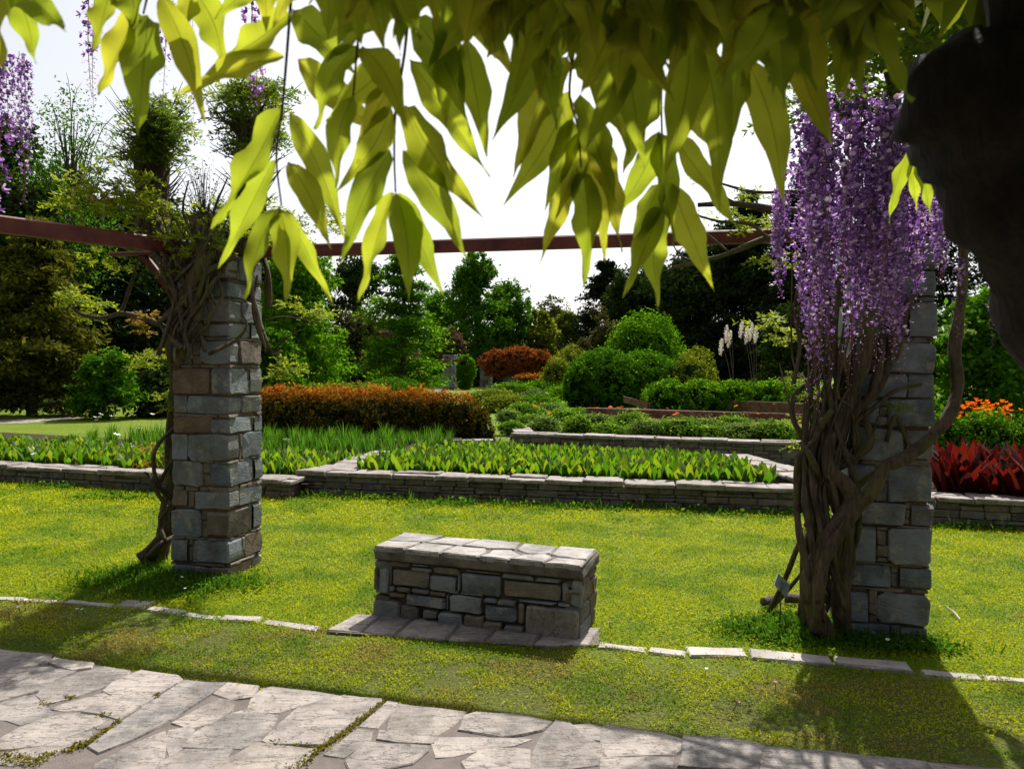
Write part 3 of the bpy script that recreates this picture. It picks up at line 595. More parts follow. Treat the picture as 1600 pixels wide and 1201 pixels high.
for n, box, sd in ((150, ((-.1, .8), (.3, .97), (2.30, 2.46)), 1), (36, ((-.75, -.1), (.25, .9), (2.32, 2.5)), 2), (40, ((.3, .95), (.96, 1.25), (2.36, 2.6)), 3), (160, ((-1.6, 1.2), (-1.2, .35), (2.45, 2.8)), 4)):
    tag(link('unseen_shade_canopy', shade_roof_leaves(n, box, sd), M_ROOFLEAF, over), kind='stuff')
# the near trunk, almost black against the light
m = MB(); tube(m, [(.86, .86, -.05), (.80, .84, .5), (.72, .80, 1.1), D(1785, 640, .74), D(1668, 350, .72), D(1556, 190, .70), D(1470, 132, .69), D(1425, 108, .69)], [.11, .10, .088, .080, .082, .076, .05, .012], 18, 8, .16, 5)
tube(m, [D(1560, 240, .72), D(1600, 120, .74), D(1700, 60, .78), D(1850, -60, .85)], [.07, .062, .055, .05], 14, 6, .2, 8)
tube(m, [D(1600, 300, .72), D(1640, 120, .7), D(1640, -80, .7), (.55, .72, 2.5)], [.06, .06, .05, .045], 12, 6, .2, 9)
m.build('trunk', M_DARKBARK, over, True)

# --- racemes
M_PETAL = None
def petal_mat():
    t = NT('wisteria_petal'); g = t.n('NewGeometry'); r = g.outputs['Random Per Island']
    c = t.ramp(r, [(0, (.10, .035, .18)), (.35, (.22, .10, .34)), (.65, (.34, .20, .48)), (.85, (.52, .38, .62)), (1, (.76, .68, .78))])
    t.set(t.b.inputs['Base Color'], c); t.b.inputs['Roughness'].default_value = .55; t.b.inputs['Specular IOR Level'].default_value = .25
    t.set(t.out.inputs[0], t.n('MixShader', {0: .4, 1: t.b, 2: t.n('BsdfTranslucent', {'Color': t.mix(1.0, c, (1.35, 1.15, 1.3), 'MULTIPLY')})})); return t.m
M_PETAL = petal_mat()
M_RSTALK = plain_mat('raceme_stalk', (.22, .085, .05), .6, 30, .3)
# one floret: a rounded banner, two wings and a keel
def petal(L, Wd, cup, n=4):
    V = []; 
    for i in range(n + 1):
        t = i / n; w = Wd * math.sin(math.pi * min(.97, .12 + .8 * t)) ** .7
        for s in (-1, 0, 1): V.append((w * s, L * t, cup * (abs(s) * .6 + 1.2 * t * t) * L))
    F = [(i * 3 + k, i * 3 + k + 1, i * 3 + k + 4, i * 3 + k + 3) for i in range(n) for k in (0, 1)]; return np.array(V), np.array(F)
def rotx(V, a): c, s = math.cos(a), math.sin(a); return V @ np.array([[1, 0, 0], [0, c, s], [0, -s, c]])
def rotz(V, a): c, s = math.cos(a), math.sin(a); return V @ np.array([[c, s, 0], [-s, c, 0], [0, 0, 1]])
_b = petal(.0125, .009, .35); _w = petal(.013, .0045, -.3); _k = petal(.012, .0035, .5)
FLO = merge([(rotx(_b[0], .9), _b[1]), (rotz(_w[0], .3) + [.002, 0, 0], _w[1]), (rotz(_w[0], -.3) - [.002, 0, 0], _w[1]), (rotx(_k[0], -.35), _k[1])])
FLO_BUD = merge([(petal(.011, .0034, .3, 3)), (rotx(petal(.011, .0034, .3, 3)[0], .5), petal(.011, .0034, .3, 3)[1])])
def raceme(length, nfl, seed, bloom=1.0, wide=.034, scale=1.0):
    rs = np.random.RandomState(seed); out = []; m = MB(); sway = rs.uniform(-.04, .04, 2); ax = []
    for i in range(9): t = i / 8; ax.append(np.array([sway[0] * math.sin(t * 2.2), sway[1] * t * t, -length * t]))
    tube(m, ax, [.0022, .0018, .0009], 5, 2)
    for i in range(nfl):
        t = (i + rs.uniform(0, .8)) / nfl; t = .04 + .95 * t; a = i * 2.4 + rs.uniform(-.3, .3)
        c = np.array([np.interp(t, np.linspace(0, 1, 9), [p[j] for p in ax]) for j in range(3)])
        rad = wide * (1.05 - .75 * t ** 2) * rs.uniform(.75, 1.15); d = np.array([math.cos(a), math.sin(a), 0]); p = c + d * rad + np.array([0, 0, -.006 - .2 * rad])
        tube(m, [c, c + d * rad * .6 + np.array([0, 0, .003]), p], [.0008, .0006], 3, 1)
        bud = t > .82 * bloom or rs.uniform() < .08; V, F = (FLO_BUD if bud else FLO); s = scale * rs.uniform(.85, 1.2) * (.7 + .3 * (1 - t)) * (1.75 if not bud else 1.2)
        y = unit(d + np.array([0, 0, rs.uniform(-.9, .1)]) + rs.normal(size=3) * .25); z = unit(np.array([0, 0, 1.]) - y * y[2]); x = np.cross(y, z); A = np.stack([x, y, z])
        out.append((p + (V * s) @ A, F))
    V, F = merge(out); nb = len(m.v); me = bpy.data.meshes.new('raceme')
    me.from_pydata(m.v + [tuple(map(float, p)) for p in V], [], m.f + [tuple(int(i) + nb for i in f) for f in F])
    me.materials.append(M_RSTALK); me.materials.append(M_PETAL); mi = np.array([0] * len(m.f) + [1] * len(F), dtype=np.int32); me.polygons.foreach_set('material_index', mi)
    me.polygons.foreach_set('use_smooth', np.ones(len(me.polygons), dtype=bool)); me.update(); return me
RACE = [raceme(L, n, 50 + i, b) for i, (L, n, b) in enumerate([(.62, 70, 1.), (.72, 78, 1.05), (.52, 60, 1.), (.80, 84, 1.), (.46, 52, 1.1), (.66, 70, .9)])]
RSPARSE = [raceme(L, n, 70 + i, .75, .03, .9) for i, (L, n) in enumerate([(.6, 34), (.75, 40), (.5, 30)])]

# --- the vine on the right pillar
vr_ = root('wisteria_vine', P(1290, 975), 'wisteria with twisted trunks climbing the right pillar and long purple flower clusters', 'vine')
def stem(px, rads, Y, parent, mat=M_VINE, rough=.16, n=10, seed=0, sub=6, name='stem'):
    pts = [D(p[0], p[1], (p[2] if len(p) > 2 else Y)) for p in px]
    if len(px[0]) > 3: pass
    m = MB(); tube(m, pts, rads, n, sub, rough, seed); return m.build(name, mat, parent, True)
YR = 4.62
stem([(1288,1000,4.62),(1270,935,4.55),(1277,880,4.5),(1300,830,4.5),(1332,788,4.48),(1322,758,4.5),(1297,735,4.5),(1294,700,4.52),(1312,655,4.55),(1335,605,4.55),(1352,550,4.5),(1362,470,4.5),(1372,380,4.5),(1370,300,4.45)], [.07,.062,.055,.056,.05,.042,.04,.042,.04,.036,.032,.028], YR, vr_, seed=1, name='trunk')
stem([(1318,995,4.7),(1312,930,4.62),(1322,870,4.6),(1318,810,4.6),(1300,770,4.58),(1282,715,4.6),(1290,650,4.6),(1310,600,4.6),(1300,540,4.6),(1310,450,4.6),(1330,350,4.6)], [.06,.056,.052,.045,.04,.034,.03,.028,.025], YR, vr_, seed=2, name='trunk')
stem([(1275,985,4.56),(1280,920,4.46),(1292,865,4.44),(1325,815,4.44),(1340,775,4.44),(1350,790,4.44)], [.042,.036,.036,.036,.03,.02], YR, vr_, seed=3)
stem([(1330,800,4.46),(1362,768,4.42),(1382,730,4.40),(1418,713,4.40),(1450,688,4.40),(1482,650,4.42),(1497,600,4.45),(1492,545,4.45),(1500,480,4.45),(1506,410,4.45),(1500,330,4.5)], [.042,.038,.036,.038,.034,.034,.034,.03,.026,.024], YR, vr_, seed=4)
for i, (px, r) in enumerate([
  ([(1200,958),(1226,905),(1248,850),(1266,800),(1280,740),(1300,690)], .016), ([(1205,950),(1236,915),(1266,880),(1300,850),(1316,800)], .014), ([(1262,985),(1258,900),(1270,820),(1268,740),(1275,680),(1300,640)], .03),
  ([(1250,970),(1262,900),(1280,840),(1290,780),(1270,720),(1250,690)], .025), ([(1270,695),(1244,665),(1238,630),(1254,604),(1280,592),(1300,560)], .016), ([(1290,740),(1264,715),(1258,670),(1262,620),(1275,560),(1270,470),(1290,380)], .02),
  ([(1330,720),(1310,690),(1330,650),(1370,610),(1390,560),(1392,500),(1400,400)], .028), ([(1300,735),(1330,718),(1360,690),(1350,640),(1372,590),(1380,500),(1372,400)], .024), ([(1290,750),(1330,715),(1362,680),(1372,650)], .009), ([(1282,760),(1322,712),(1340,690)], .008),
  ([(1385,690),(1400,650),(1418,690),(1438,704)], .013), ([(1340,700),(1338,660),(1362,640),(1400,610),(1440,600)], .016), ([(1285,955),(1310,965),(1325,930),(1322,900)], .006), ([(1255,740),(1258,760),(1268,790),(1275,820)], .02),
  ([(1395,560),(1410,500),(1432,440),(1440,360),(1450,280)], .025), ([(1240,600),(1250,540),(1242,480),(1262,400),(1280,330)], .012), ([(1310,600),(1292,540),(1302,470),(1340,420)], .014), ([(1300,820),(1340,760),(1370,735)], .02), ([(1250,800),(1243,760),(1246,720),(1254,700)], .014)]):
    gy = P(*px[0])[1] if px[0][1] > 935 else YR - .02
    stem([(x, y, gy * max(0, 1 - (px[0][1] - y) / 260) + (YR - .06 + U(-.1, .08)) * min(1, (px[0][1] - y) / 260)) for x, y in px], [r * 1.1, r, r * .85, r * .6], YR, vr_, seed=20 + i, n=8, rough=.14)
for i in range(26):                          # the thicket of thin stems
    x0, y0 = U(1255, 1340), U(700, 800); x1 = x0 + U(-40, 70); pts = [(x0 + (x1 - x0) * t + U(-16, 16), y0 - t * U(180, 330), YR + U(-.14, .06)) for t in (0, .25, .5, .75, 1)]
    stem(pts, [U(.006, .014), .007, .004], YR, vr_, mat=M_VINE2 if i % 2 else M_VINE, n=5, seed=60 + i, sub=4, name='twig')
# branches over the beam and out to the left
for i, (px, r) in enumerate([([(1330,350,4.5),(1270,362,4.7),(1200,372,4.8),(1140,395,4.9),(1090,410,4.95),(1050,418,5)], .022), ([(1360,330,4.5),(1280,330,4.8),(1210,328,4.85),(1150,318,4.9),(1090,320,4.95)], .03), ([(1340,315,4.6),(1250,300,4.8),(1180,300,4.85),(1120,285,4.9)], .014), ([(1200,372,4.8),(1170,350,4.8),(1120,345,4.85),(1070,330,4.9)], .012), ([(1140,395,4.9),(1110,370,4.9),(1085,352,4.9),(1070,325,4.9)], .008), ([(1150,318,4.9),(1120,300,4.9),(1100,270,4.9),(1070,262,4.9)], .009), ([(1090,410,4.95),(1064,400,5),(1050,380,5)], .006),
   ([(1370,300,4.5),(1390,230,4.0),(1400,160,3.6),(1380,90,3.3)], .035), ([(1370,300,4.5),(1330,200,4.0),(1290,150,3.6),(1230,110,3.4)], .03), ([(1500,330,4.5),(1480,240,4.0),(1450,170,3.6),(1420,100,3.2),(1420,20,2.9)], .03)]):
    stem(px, [r, r * .8, r * .5], 4.8, vr_, seed=90 + i, n=7, rough=.2, name='branch')
rs = np.random.RandomState(21)
def put_raceme(me, p, parent, s=1.0):
    M = Matrix.Translation(Vector([float(c) for c in p])) @ Matrix.Rotation(rs.uniform(0, 6.3), 4, 'Z') @ Matrix.Rotation(rs.uniform(-.06, .06), 4, 'X') @ Matrix.Scale(s, 4); link('raceme', me, None, parent, M)
# rows: top y of the raceme in the photograph, x range, distance
for (n, x0, x1, y0, y1, Y0, Y1, s0, s1) in ((9, 1242, 1300, 130, 190, 3.2, 3.7, .85, 1.05), (12, 1300, 1400, 110, 190, 3.1, 3.7, .85, 1.05), (6, 1380, 1430, 130, 220, 3.3, 3.8, .85, 1.0), (12, 1222, 1300, 240, 330, 3.3, 3.9, .75, .95), (14, 1290, 1400, 230, 330, 3.2, 3.9, .8, 1.0), (9, 1380, 1450, 230, 320, 3.4, 4.0, .75, 1.0), (5, 1430, 1480, 270, 330, 3.6, 4.1, .6, .85), (4, 1208, 1235, 285, 320, 3.5, 3.9, .4, .55)):
    for i in range(n):
        Y = rs.uniform(Y0, Y1); put_raceme(RACE[rs.randint(6)], D(rs.uniform(x0, x1), rs.uniform(y0, y1), Y), vr_, rs.uniform(s0, s1))
for x, y, Y, s in ((1330,180,2.6,.75),(1262,300,2.8,.7),(1500,395,1.9,.35),(1545,460,1.9,.22),(1395,270,2.7,.8),(1290,220,2.7,.9)): put_raceme(RSPARSE[rs.randint(3)], D(x, y, Y), vr_, s)
for i in range(24):
    put_raceme(RSPARSE[rs.randint(3)], D(rs.uniform(1245, 1430), rs.uniform(330, 440), rs.uniform(3.5, 4.1)), vr_, rs.uniform(.7, 1.0))

# --- sprays of fresh compound leaves
def spray_mesh(seed, rad, ncomp, size=.055, droop=.5):
    rs = np.random.RandomState(seed); out = []
    for _ in range(ncomp):
        d = rs.normal(size=3); d[2] = abs(d[2]) * .8 + .1; d = unit(d); c = d * rad * rs.uniform(.1, .6); Lc = rad * rs.uniform(.5, .8); vr = unit(np.cross(d, [0.1, 0.2, 1])); p = []; dv = []
        for k in range(6):
            t = k / 5; q = c + d * Lc * t + np.array([0, 0, -droop * Lc * t * t])
            for s in (-1, 1): p.append(q); dv.append(unit(d * .75 + vr * s * .8 + np.array([0, 0, -.35])))
        p.append(q); dv.append(d + np.array([0, 0, -.5])); p = np.array(p)
        out.append(leaf_quads(p, rs.normal(size=p.shape) * .5 + np.array([0, 0, 1.]), size * rs.uniform(.7, 1.25, len(p)), .36, rs, np.array(dv)))
    V, F = merge(out); return mesh_np('leaf_spray', V, F)
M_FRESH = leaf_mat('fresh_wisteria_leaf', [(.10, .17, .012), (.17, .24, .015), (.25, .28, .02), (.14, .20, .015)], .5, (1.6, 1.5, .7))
M_FRESHDK = leaf_mat('shaded_wisteria_leaf', [(.05, .10, .012), (.09, .15, .015), (.14, .18, .02)], .45, (1.5, 1.5, .7))  # darker copy of the fresh leaf, shade put into its colour
M_COPPERLEAF = leaf_mat('copper_young_leaf', [(.22, .11, .02), (.26, .18, .02), (.18, .19, .02), (.30, .13, .03)], .5, (1.4, 1.2, .7))
SPR = [spray_mesh(i, .22, 16) for i in range(5)]
def spray(px, py, Y, s, parent, mat=None):
    M = Matrix.Translation(Vector([float(c) for c in D(px, py, Y)])) @ Matrix.Rotation(U(0, 6.3), 4, 'Z') @ Matrix.Scale(s, 4); tag(link('leaf_spray', SPR[int(U(0, 4.99))], mat or M_FRESH, parent, M), kind='stuff')
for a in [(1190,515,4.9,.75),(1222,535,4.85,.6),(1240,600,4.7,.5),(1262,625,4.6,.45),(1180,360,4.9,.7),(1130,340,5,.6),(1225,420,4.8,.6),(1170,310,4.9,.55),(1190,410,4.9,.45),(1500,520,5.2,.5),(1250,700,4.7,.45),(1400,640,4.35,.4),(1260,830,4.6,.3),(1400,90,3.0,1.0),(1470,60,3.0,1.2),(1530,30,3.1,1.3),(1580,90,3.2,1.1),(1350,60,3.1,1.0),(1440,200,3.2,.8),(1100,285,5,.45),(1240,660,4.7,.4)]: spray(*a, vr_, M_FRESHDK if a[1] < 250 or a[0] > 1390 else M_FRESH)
for i in range(10):                          # more stems woven over the left side of the pillar
    x = U(1246, 1335); ph = U(0, 6.3); am = U(18, 34); r = U(.010, .022); k0 = U(900, 975); k1 = U(520, 640)
    stem([(x + am * math.sin(ph + t * 5) + 26 * t, k0 + (k1 - k0) * t, YR - .04 + .09 * math.cos(ph + t * 5)) for t in (0, .17, .33, .5, .67, .83, 1)], [r, r, r * .9, r * .7], YR, vr_, seed=700 + i, n=8, rough=.18)
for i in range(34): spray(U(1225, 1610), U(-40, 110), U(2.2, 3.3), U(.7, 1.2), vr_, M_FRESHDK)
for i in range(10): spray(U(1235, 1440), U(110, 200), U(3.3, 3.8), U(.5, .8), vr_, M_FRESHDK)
# --- the vine on the left pillar
vl = root('wisteria_vine', P(262, 880), 'wisteria on the left pillar with two bushy stumps of twigs rising above the beam', 'vine'); YL = 6.18
stem([(238,885,6.3),(258,830,6.25),(268,760,6.22),(270,680,6.22),(275,600,6.1),(268,530,5.9),(284,480,5.72),(302,440,5.64),(316,395,5.62),(300,340,5.8)], [.085,.07,.06,.055,.05,.05,.05,.045,.04,.03], YL, vl, seed=1, name='trunk')
stem([(222,872,6.2),(250,845,6.2),(268,810,6.2),(272,740,6.15),(280,660,6.1),(276,590,5.95),(290,520,5.72),(272,460,5.7),(264,410,5.75),(245,340,5.9)], [.06,.05,.04,.035,.035,.03], YL, vl, seed=2)
for i, (px, r) in enumerate([([(268,780),(246,755),(240,715),(250,690),(278,662)], .02), ([(262,795),(245,768),(232,742),(226,738)], .018), ([(250,752),(262,730),(276,710)], .016), ([(258,845),(250,815),(262,795),(276,770)], .014), ([(232,870),(252,850),(272,838)], .03), ([(262,512),(232,500),(190,490),(160,497),(130,492),(112,480)], .022), ([(188,490),(198,465),(206,440),(214,412),(222,395)], .016),
   ([(268,650),(262,642),(250,640)], .01), ([(388,440),(396,470),(408,510),(425,552),(440,548)], .02), ([(420,550),(405,520),(395,480),(402,430)], .014), ([(425,552),(445,530),(470,515)], .009), ([(415,500),(440,495),(480,500),(530,512)], .008), ([(275,480,5.68),(290,450,5.64),(330,420,5.62),(370,400,5.62)], .028), ([(300,450,5.64),(260,420,5.7),(240,400,5.8)], .026), ([(290,510,5.68),(310,460,5.64),(322,420,5.62),(330,385,5.62)], .026), ([(335,395,5.6),(305,420,5.62),(284,470,5.68),(276,560,5.8)], .022), ([(400,400,5.75),(392,440,5.62),(402,500,5.6),(415,545,5.65)], .018),
   ([(420,480),(418,430),(412,400)], .03)]):
    stem([(q[0], q[1], q[2] if len(q) > 2 else YL - .1 + U(-.12, .05)) for q in px], [r, r * .85, r * .5], YL, vl, seed=120 + i, n=7)
for i in range(44):
    x0, y0 = U(255, 345), U(420, 560); ty = U(60, 150); tx = U(-50, 60); pts = [(x0 + U(-18, 18) + t * tx, y0 - t * ty, 5.68 + U(-.1, .08)) for t in (0, .33, .66, 1)]
    stem(pts, [U(.008, .024), .012, .005], YL, vl, mat=M_VINE2 if i % 3 == 0 else M_VINE, n=5, seed=160 + i, sub=3, name='twig')
for cx, y0, y1, wd, Yc in ((238, 395, 195, 34, 6.2), (392, 400, 175, 30, 6.1)):     # the two stumps
    for i in range(8):
        a = i * .8; pts = [(cx + wd * .6 * math.cos(a + t * 2.2) * (.8 + .3 * t) , y0 + (y1 - y0) * t, Yc + .15 * math.sin(a + t * 2.2)) for t in (0, .2, .4, .6, .8, 1)]
        stem(pts, [.05, .045, .04, .035, .02], Yc, vl, seed=300 + i, n=7, rough=.25)
    for i in range(120):
        t = U(0.25, 1) ** .8; a = U(0, 6.3); d = np.array([math.cos(a), math.sin(a), U(.1, 1.0)]); p = D(cx + wd * .5 * math.cos(a), y0 + (y1 - y0) * t, Yc + .15 * math.sin(a)); L = U(.12, .30) * (.45 + .7 * t)
        m = MB(); tube(m, [p, p + d * L * .5, p + d * L + np.array([0, 0, .04])], [.008, .005, .002], 4, 2, .1, i); m.build('twig', M_VINE2 if i % 3 else M_VINE, vl, True)
    for i in range(52):
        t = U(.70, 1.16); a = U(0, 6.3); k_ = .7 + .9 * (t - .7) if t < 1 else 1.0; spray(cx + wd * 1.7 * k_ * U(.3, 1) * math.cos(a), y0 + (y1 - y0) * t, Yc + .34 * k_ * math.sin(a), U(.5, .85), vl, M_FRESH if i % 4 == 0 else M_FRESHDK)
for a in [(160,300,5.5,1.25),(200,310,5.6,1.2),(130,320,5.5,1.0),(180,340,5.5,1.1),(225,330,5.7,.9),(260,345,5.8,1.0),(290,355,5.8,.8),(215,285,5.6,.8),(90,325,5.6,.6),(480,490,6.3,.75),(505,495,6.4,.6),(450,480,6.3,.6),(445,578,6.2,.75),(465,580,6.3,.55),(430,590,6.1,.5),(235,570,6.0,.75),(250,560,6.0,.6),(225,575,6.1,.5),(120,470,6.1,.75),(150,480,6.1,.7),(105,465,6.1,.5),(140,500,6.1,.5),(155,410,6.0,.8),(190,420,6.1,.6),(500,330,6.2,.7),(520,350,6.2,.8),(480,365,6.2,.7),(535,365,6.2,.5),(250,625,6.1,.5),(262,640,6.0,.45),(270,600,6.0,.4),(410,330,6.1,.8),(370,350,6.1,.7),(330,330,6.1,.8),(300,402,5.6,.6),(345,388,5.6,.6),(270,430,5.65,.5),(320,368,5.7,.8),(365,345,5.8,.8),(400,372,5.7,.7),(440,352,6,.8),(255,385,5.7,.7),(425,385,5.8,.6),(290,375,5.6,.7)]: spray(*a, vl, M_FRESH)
for a in [(232,497,6.05,.55),(215,505,6.05,.5),(225,520,6.05,.45),(225,708,6.1,.5),(238,725,6.1,.45),(222,730,6.1,.35),(160,315,5.4,.5)]: spray(*a, vl, M_COPPERLEAF)
for x, y, Y, s in ((8,75,2.2,.55),(38,85,2.4,.5),(-8,95,2.2,.8),(30,80,2.6,.6),(-15,110,2.4,.7)): put_raceme(RACE[rs.randint(6)], D(x, y, Y), over, s * .8)
for x, y, Y, s in ((28,180,2.4,.55),(4,190,2.2,.8),(140,-30,2.6,.75),(150,-50,2.5,.6),(255,-20,2.6,.4),(300,-30,2.6,.35),(398,-20,2.6,.75),(392,0,2.7,.7),(405,60,2.8,.45),(300,100,5,.5),(262,-40,2.6,.6)): put_raceme(RSPARSE[rs.randint(3)], D(x, y, Y), over, s)
overhead_branch([(-1.2, 1.1, 2.62), (-1.6, 1.7, 2.85), (-1.75, 2.3, 2.95), (-1.3, 2.6, 3.1)], .02)

# ------------------------------------------------------------------ trees
def tree(name, px, Y, top, wpx, label, mat, kind='round', seed=0, n=5000, leaf=None, base=0.0, low=.25, cat='tree', group=None, clump=.2, shell=.45, z0=0., nb=17, tw=1.0):
    """px, top, wpx: centre, top and width in the photograph at the distance Y"""
    rs = np.random.RandomState(seed); H = float(D(px, top, Y)[2]) - z0; c = D(px, 600, Y); c[2] = z0; wd = wpx / FPX * Y; leaf = (leaf or max(.06, Y * .0042)) * (1.0 if kind == 'airy' else 1.45); n = int(n * (1 if kind == 'airy' else 1.8))
    R = root(name, c, label, cat, group); m = MB(); blobs = []
    tr = min(.022 * H + .03, .35) * tw
    if kind in ('round', 'airy', 'tall'):
        tube(m, [c, c + EZ * H * .2 + rs.uniform(-.1, .1, 3), c + EZ * H * .5 + rs.uniform(-.2, .2, 3), c + EZ * H * .82], [tr, tr * .8, tr * .5, tr * .15], 7, 3, .08, seed)
        for i in range(nb):
            t = rs.uniform(low, 1); a = i * 2.4 + rs.uniform(-.4, .4); prof = math.sin(math.pi * (.18 + .78 * ((t - low) / (1 - low)))) ** .7 if kind != 'tall' else math.sin(math.pi * (.25 + .7 * ((t - low) / (1 - low)))) ** .9
            rr = wd * .5 * prof; br = wd * rs.uniform(.21, .31) * (.75 if kind == 'tall' else 1); p = c + np.array([math.cos(a), math.sin(a), 0]) * max(0, rr - br * .8) * rs.uniform(.55, 1) + EZ * H * (t * .92)
            p[2] = min(p[2], z0 + H - br * .55); blobs.append((p, (br, br, br * rs.uniform(.7, 1.0))))
            s = c + EZ * max(.12 * H, (p[2] - z0) * .62); tube(m, [s, (s + p) / 2 + EZ * .04 * H * rs.uniform(0, 1), p], [tr * .38, tr * .25, tr * .08], 5, 2, .05, i)
            if kind == 'airy':
                for j in range(5): q = p + rs.normal(size=3) * br * .8; tube(m, [(s + p) / 2, p * .5 + q * .5, q], [tr * .15, tr * .1, tr * .03], 4, 2, 0, j)
        blobs.append((c + EZ * (H - wd * .13), (wd * .13, wd * .13, wd * .13)))
        if kind == 'airy': V, F = cloud(blobs, n, leaf, seed, .1, .45, 8, .3)
        else: V, F = cloud(blobs, n, leaf, seed, shell, clump, 26)
    else:                                    # conifer: whorls of boughs
        tube(m, [c, c + EZ * H * .5, c + EZ * H * .98], [tr, tr * .6, tr * .1], 7, 3, .05, seed); pos = []; nr = []
        nl = max(10, int(H * (2.0 if kind == 'conifer' else 1.4)))
        for i in range(nl):
            t = low * .5 + (1 - low * .5) * i / nl; prof = (1 - t) ** (.75 if kind == 'conifer' else .6) * (1.0 if t > .18 else .75); k = rs.randint(6, 10)
            for j in range(k):
                a = rs.uniform(0, 6.3); L = wd * .5 * prof * rs.uniform(.65, 1.12) + .15; d = np.array([math.cos(a), math.sin(a), 0]); p0 = c + EZ * H * (t + rs.uniform(-.4, .4) / nl); dr = rs.uniform(-.05, .3)
                tip = p0 + d * L + EZ * L * (.18 - dr); tube(m, [p0, p0 + d * L * .5 + EZ * L * .1, tip], [tr * .25 * (1 - t) + .01, .012, .006], 4, 2, 0, j)
                q = max(6, int(n / nl / k)); s = rs.uniform(.15, 1.05, q) ** .8; wv = (.10 + .16 * L) if kind == 'conifer' else (.08 + .2 * L)
                pp = p0 + np.outer(s, tip - p0) + np.outer(np.sin(s * 3.1), EZ * L * .05) + rs.normal(size=(q, 3)) * np.array([wv, wv, wv * .35]) * .7; pos.append(pp); nr.append(rs.normal(size=(q, 3)) * .6 + EZ * .9 + d * .3)
        V, F = leaf_quads(np.concatenate(pos), np.concatenate(nr), leaf * rs.uniform(.6, 1.4, sum(len(p) for p in pos)), .42, rs)
    m.build('trunk', M_TREEBARK, R, True); link('crown', mesh_np('crown', V, F), mat, R); return R
LM = lambda n, cols, **k: leaf_mat(n, cols, **{'spec': 0.0, **k})
M_T_DARK = LM('dark_evergreen_leaf', [(.014, .030, .008), (.026, .048, .010), (.040, .062, .014)], trans=.2)
M_T_OLIVE = LM('olive_leaf', [(.035, .045, .015), (.06, .065, .02), (.085, .075, .03)], trans=.3)
M_T_MID = LM('mid_green_leaf', [(.022, .080, .006), (.045, .125, .008), (.075, .165, .010)], trans=.48)
M_T_BRIGHT = LM('bright_green_leaf', [(.035, .12, .006), (.065, .17, .008), (.11, .21, .010)], trans=.5)
M_T_YEL = LM('yellow_green_leaf', [(.07, .11, .012), (.12, .16, .016), (.16, .18, .02)], trans=.45)
M_T_YTIP = LM('dull_yellow_conifer_leaf', [(.045, .06, .010), (.085, .095, .012), (.13, .13, .016)], trans=.3)
M_T_PINE = LM('pine_needles', [(.010, .019, .010), (.018, .030, .012), (.030, .038, .016)], trans=.15)
M_T_PURP = LM('purple_brown_leaf', [(.05, .03, .03), (.09, .05, .04), (.10, .08, .04)], trans=.3)
tree('cypress_tree', 50, 23.5, 330, 215, 'broad yellow green conifer standing on the lawn at the left edge', M_T_YTIP, 'conifer', 1, 16000, .13, low=.12)
tree('evergreen_tree', -10, 36, 150, 250, 'tall dark evergreen tree at the left edge behind the broad conifer', M_T_DARK, 'round', 2, 12000, .20, low=.05)
tree('slender_tree', 112, 30, 120, 190, 'slender airy tree with thin branches against the sky at upper left', M_T_MID, 'airy', 3, 6000, .13, low=.45, nb=22, tw=.6)
tree('slender_tree', 318, 34, 235, 150, 'pale twiggy tree showing between the two vine stumps', M_T_OLIVE, 'airy', 4, 700, .11, low=.45, nb=18, tw=.45)
tree('evergreen_tree', 190, 34, 300, 230, 'dark evergreen tree behind the left pergola beam', M_T_DARK, 'round', 5, 11000, .20, low=.05)
tree('evergreen_tree', 330, 37, 330, 200, 'dark evergreen tree behind the top of the left pillar', M_T_DARK, 'round', 6, 9000, .20, low=.05)
tree('laurel_bush', 165, 22.5, 560, 130, 'dark green rounded bush beside the broad conifer at left', M_T_MID, 'round', 7, 4000, .10, low=.1, cat='bush')
tree('laurel_bush', 255, 24, 575, 130, 'low dark bush in the shade behind the left pillar', M_T_DARK, 'round', 8, 4000, .11, low=.1, cat='bush')
tree('evergreen_tree', 20, 30, 300, 240, 'very dark evergreen tree filling the left edge above the beam', M_T_DARK, 'round', 63, 11000, .2, low=.05)
tree('evergreen_tree', 260, 42, 330, 240, 'dark evergreen tree filling the gap left of the left pillar', M_T_DARK, 'round', 64, 9000, .22, low=.05)
tree('evergreen_tree', 420, 46, 370, 200, 'dark evergreen tree behind the right side of the left pillar', M_T_DARK, 'round', 65, 8000, .22, low=.05)
tree('evergreen_tree', 95, 44, 280, 200, 'dark evergreen tree behind the slender airy tree', M_T_DARK, 'round', 61, 7000, .24, low=.05)
tree('leafy_tree', 470, 30, 400, 190, 'bright green leafy tree just right of the left pillar', M_T_BRIGHT, 'round', 9, 9000, .13, low=.08)
tree('evergreen_tree', 560, 50, 400, 150, 'dark domed evergreen tree behind the bright leafy trees', M_T_DARK, 'round', 10, 8000, .2, low=.1)
tree('larch_tree', 630, 38, 395, 160, 'feathery green larch like tree with straight dark trunk', M_T_BRIGHT, 'larch', 11, 9000, .15, low=.3)
tree('olive_shrub', 555, 42, 500, 130, 'dull olive shrub below the dark domed tree', M_T_OLIVE, 'round', 12, 5000, .15, low=.05, cat='shrub')
tree('leafy_tree', 745, 68, 388, 150, 'tall dense green tree standing against the sky in the middle', M_T_MID, 'tall', 13, 14000, .22, low=.06, nb=30)
tree('leafy_tree', 796, 70, 440, 104, 'smaller green tree touching the tall middle tree on its right', M_T_MID, 'round', 14, 5000, .22, low=.12)
tree('leafy_tree', 690, 72, 460, 110, 'mid green tree left of the tall middle tree', M_T_MID, 'round', 62, 5000, .22, low=.1)
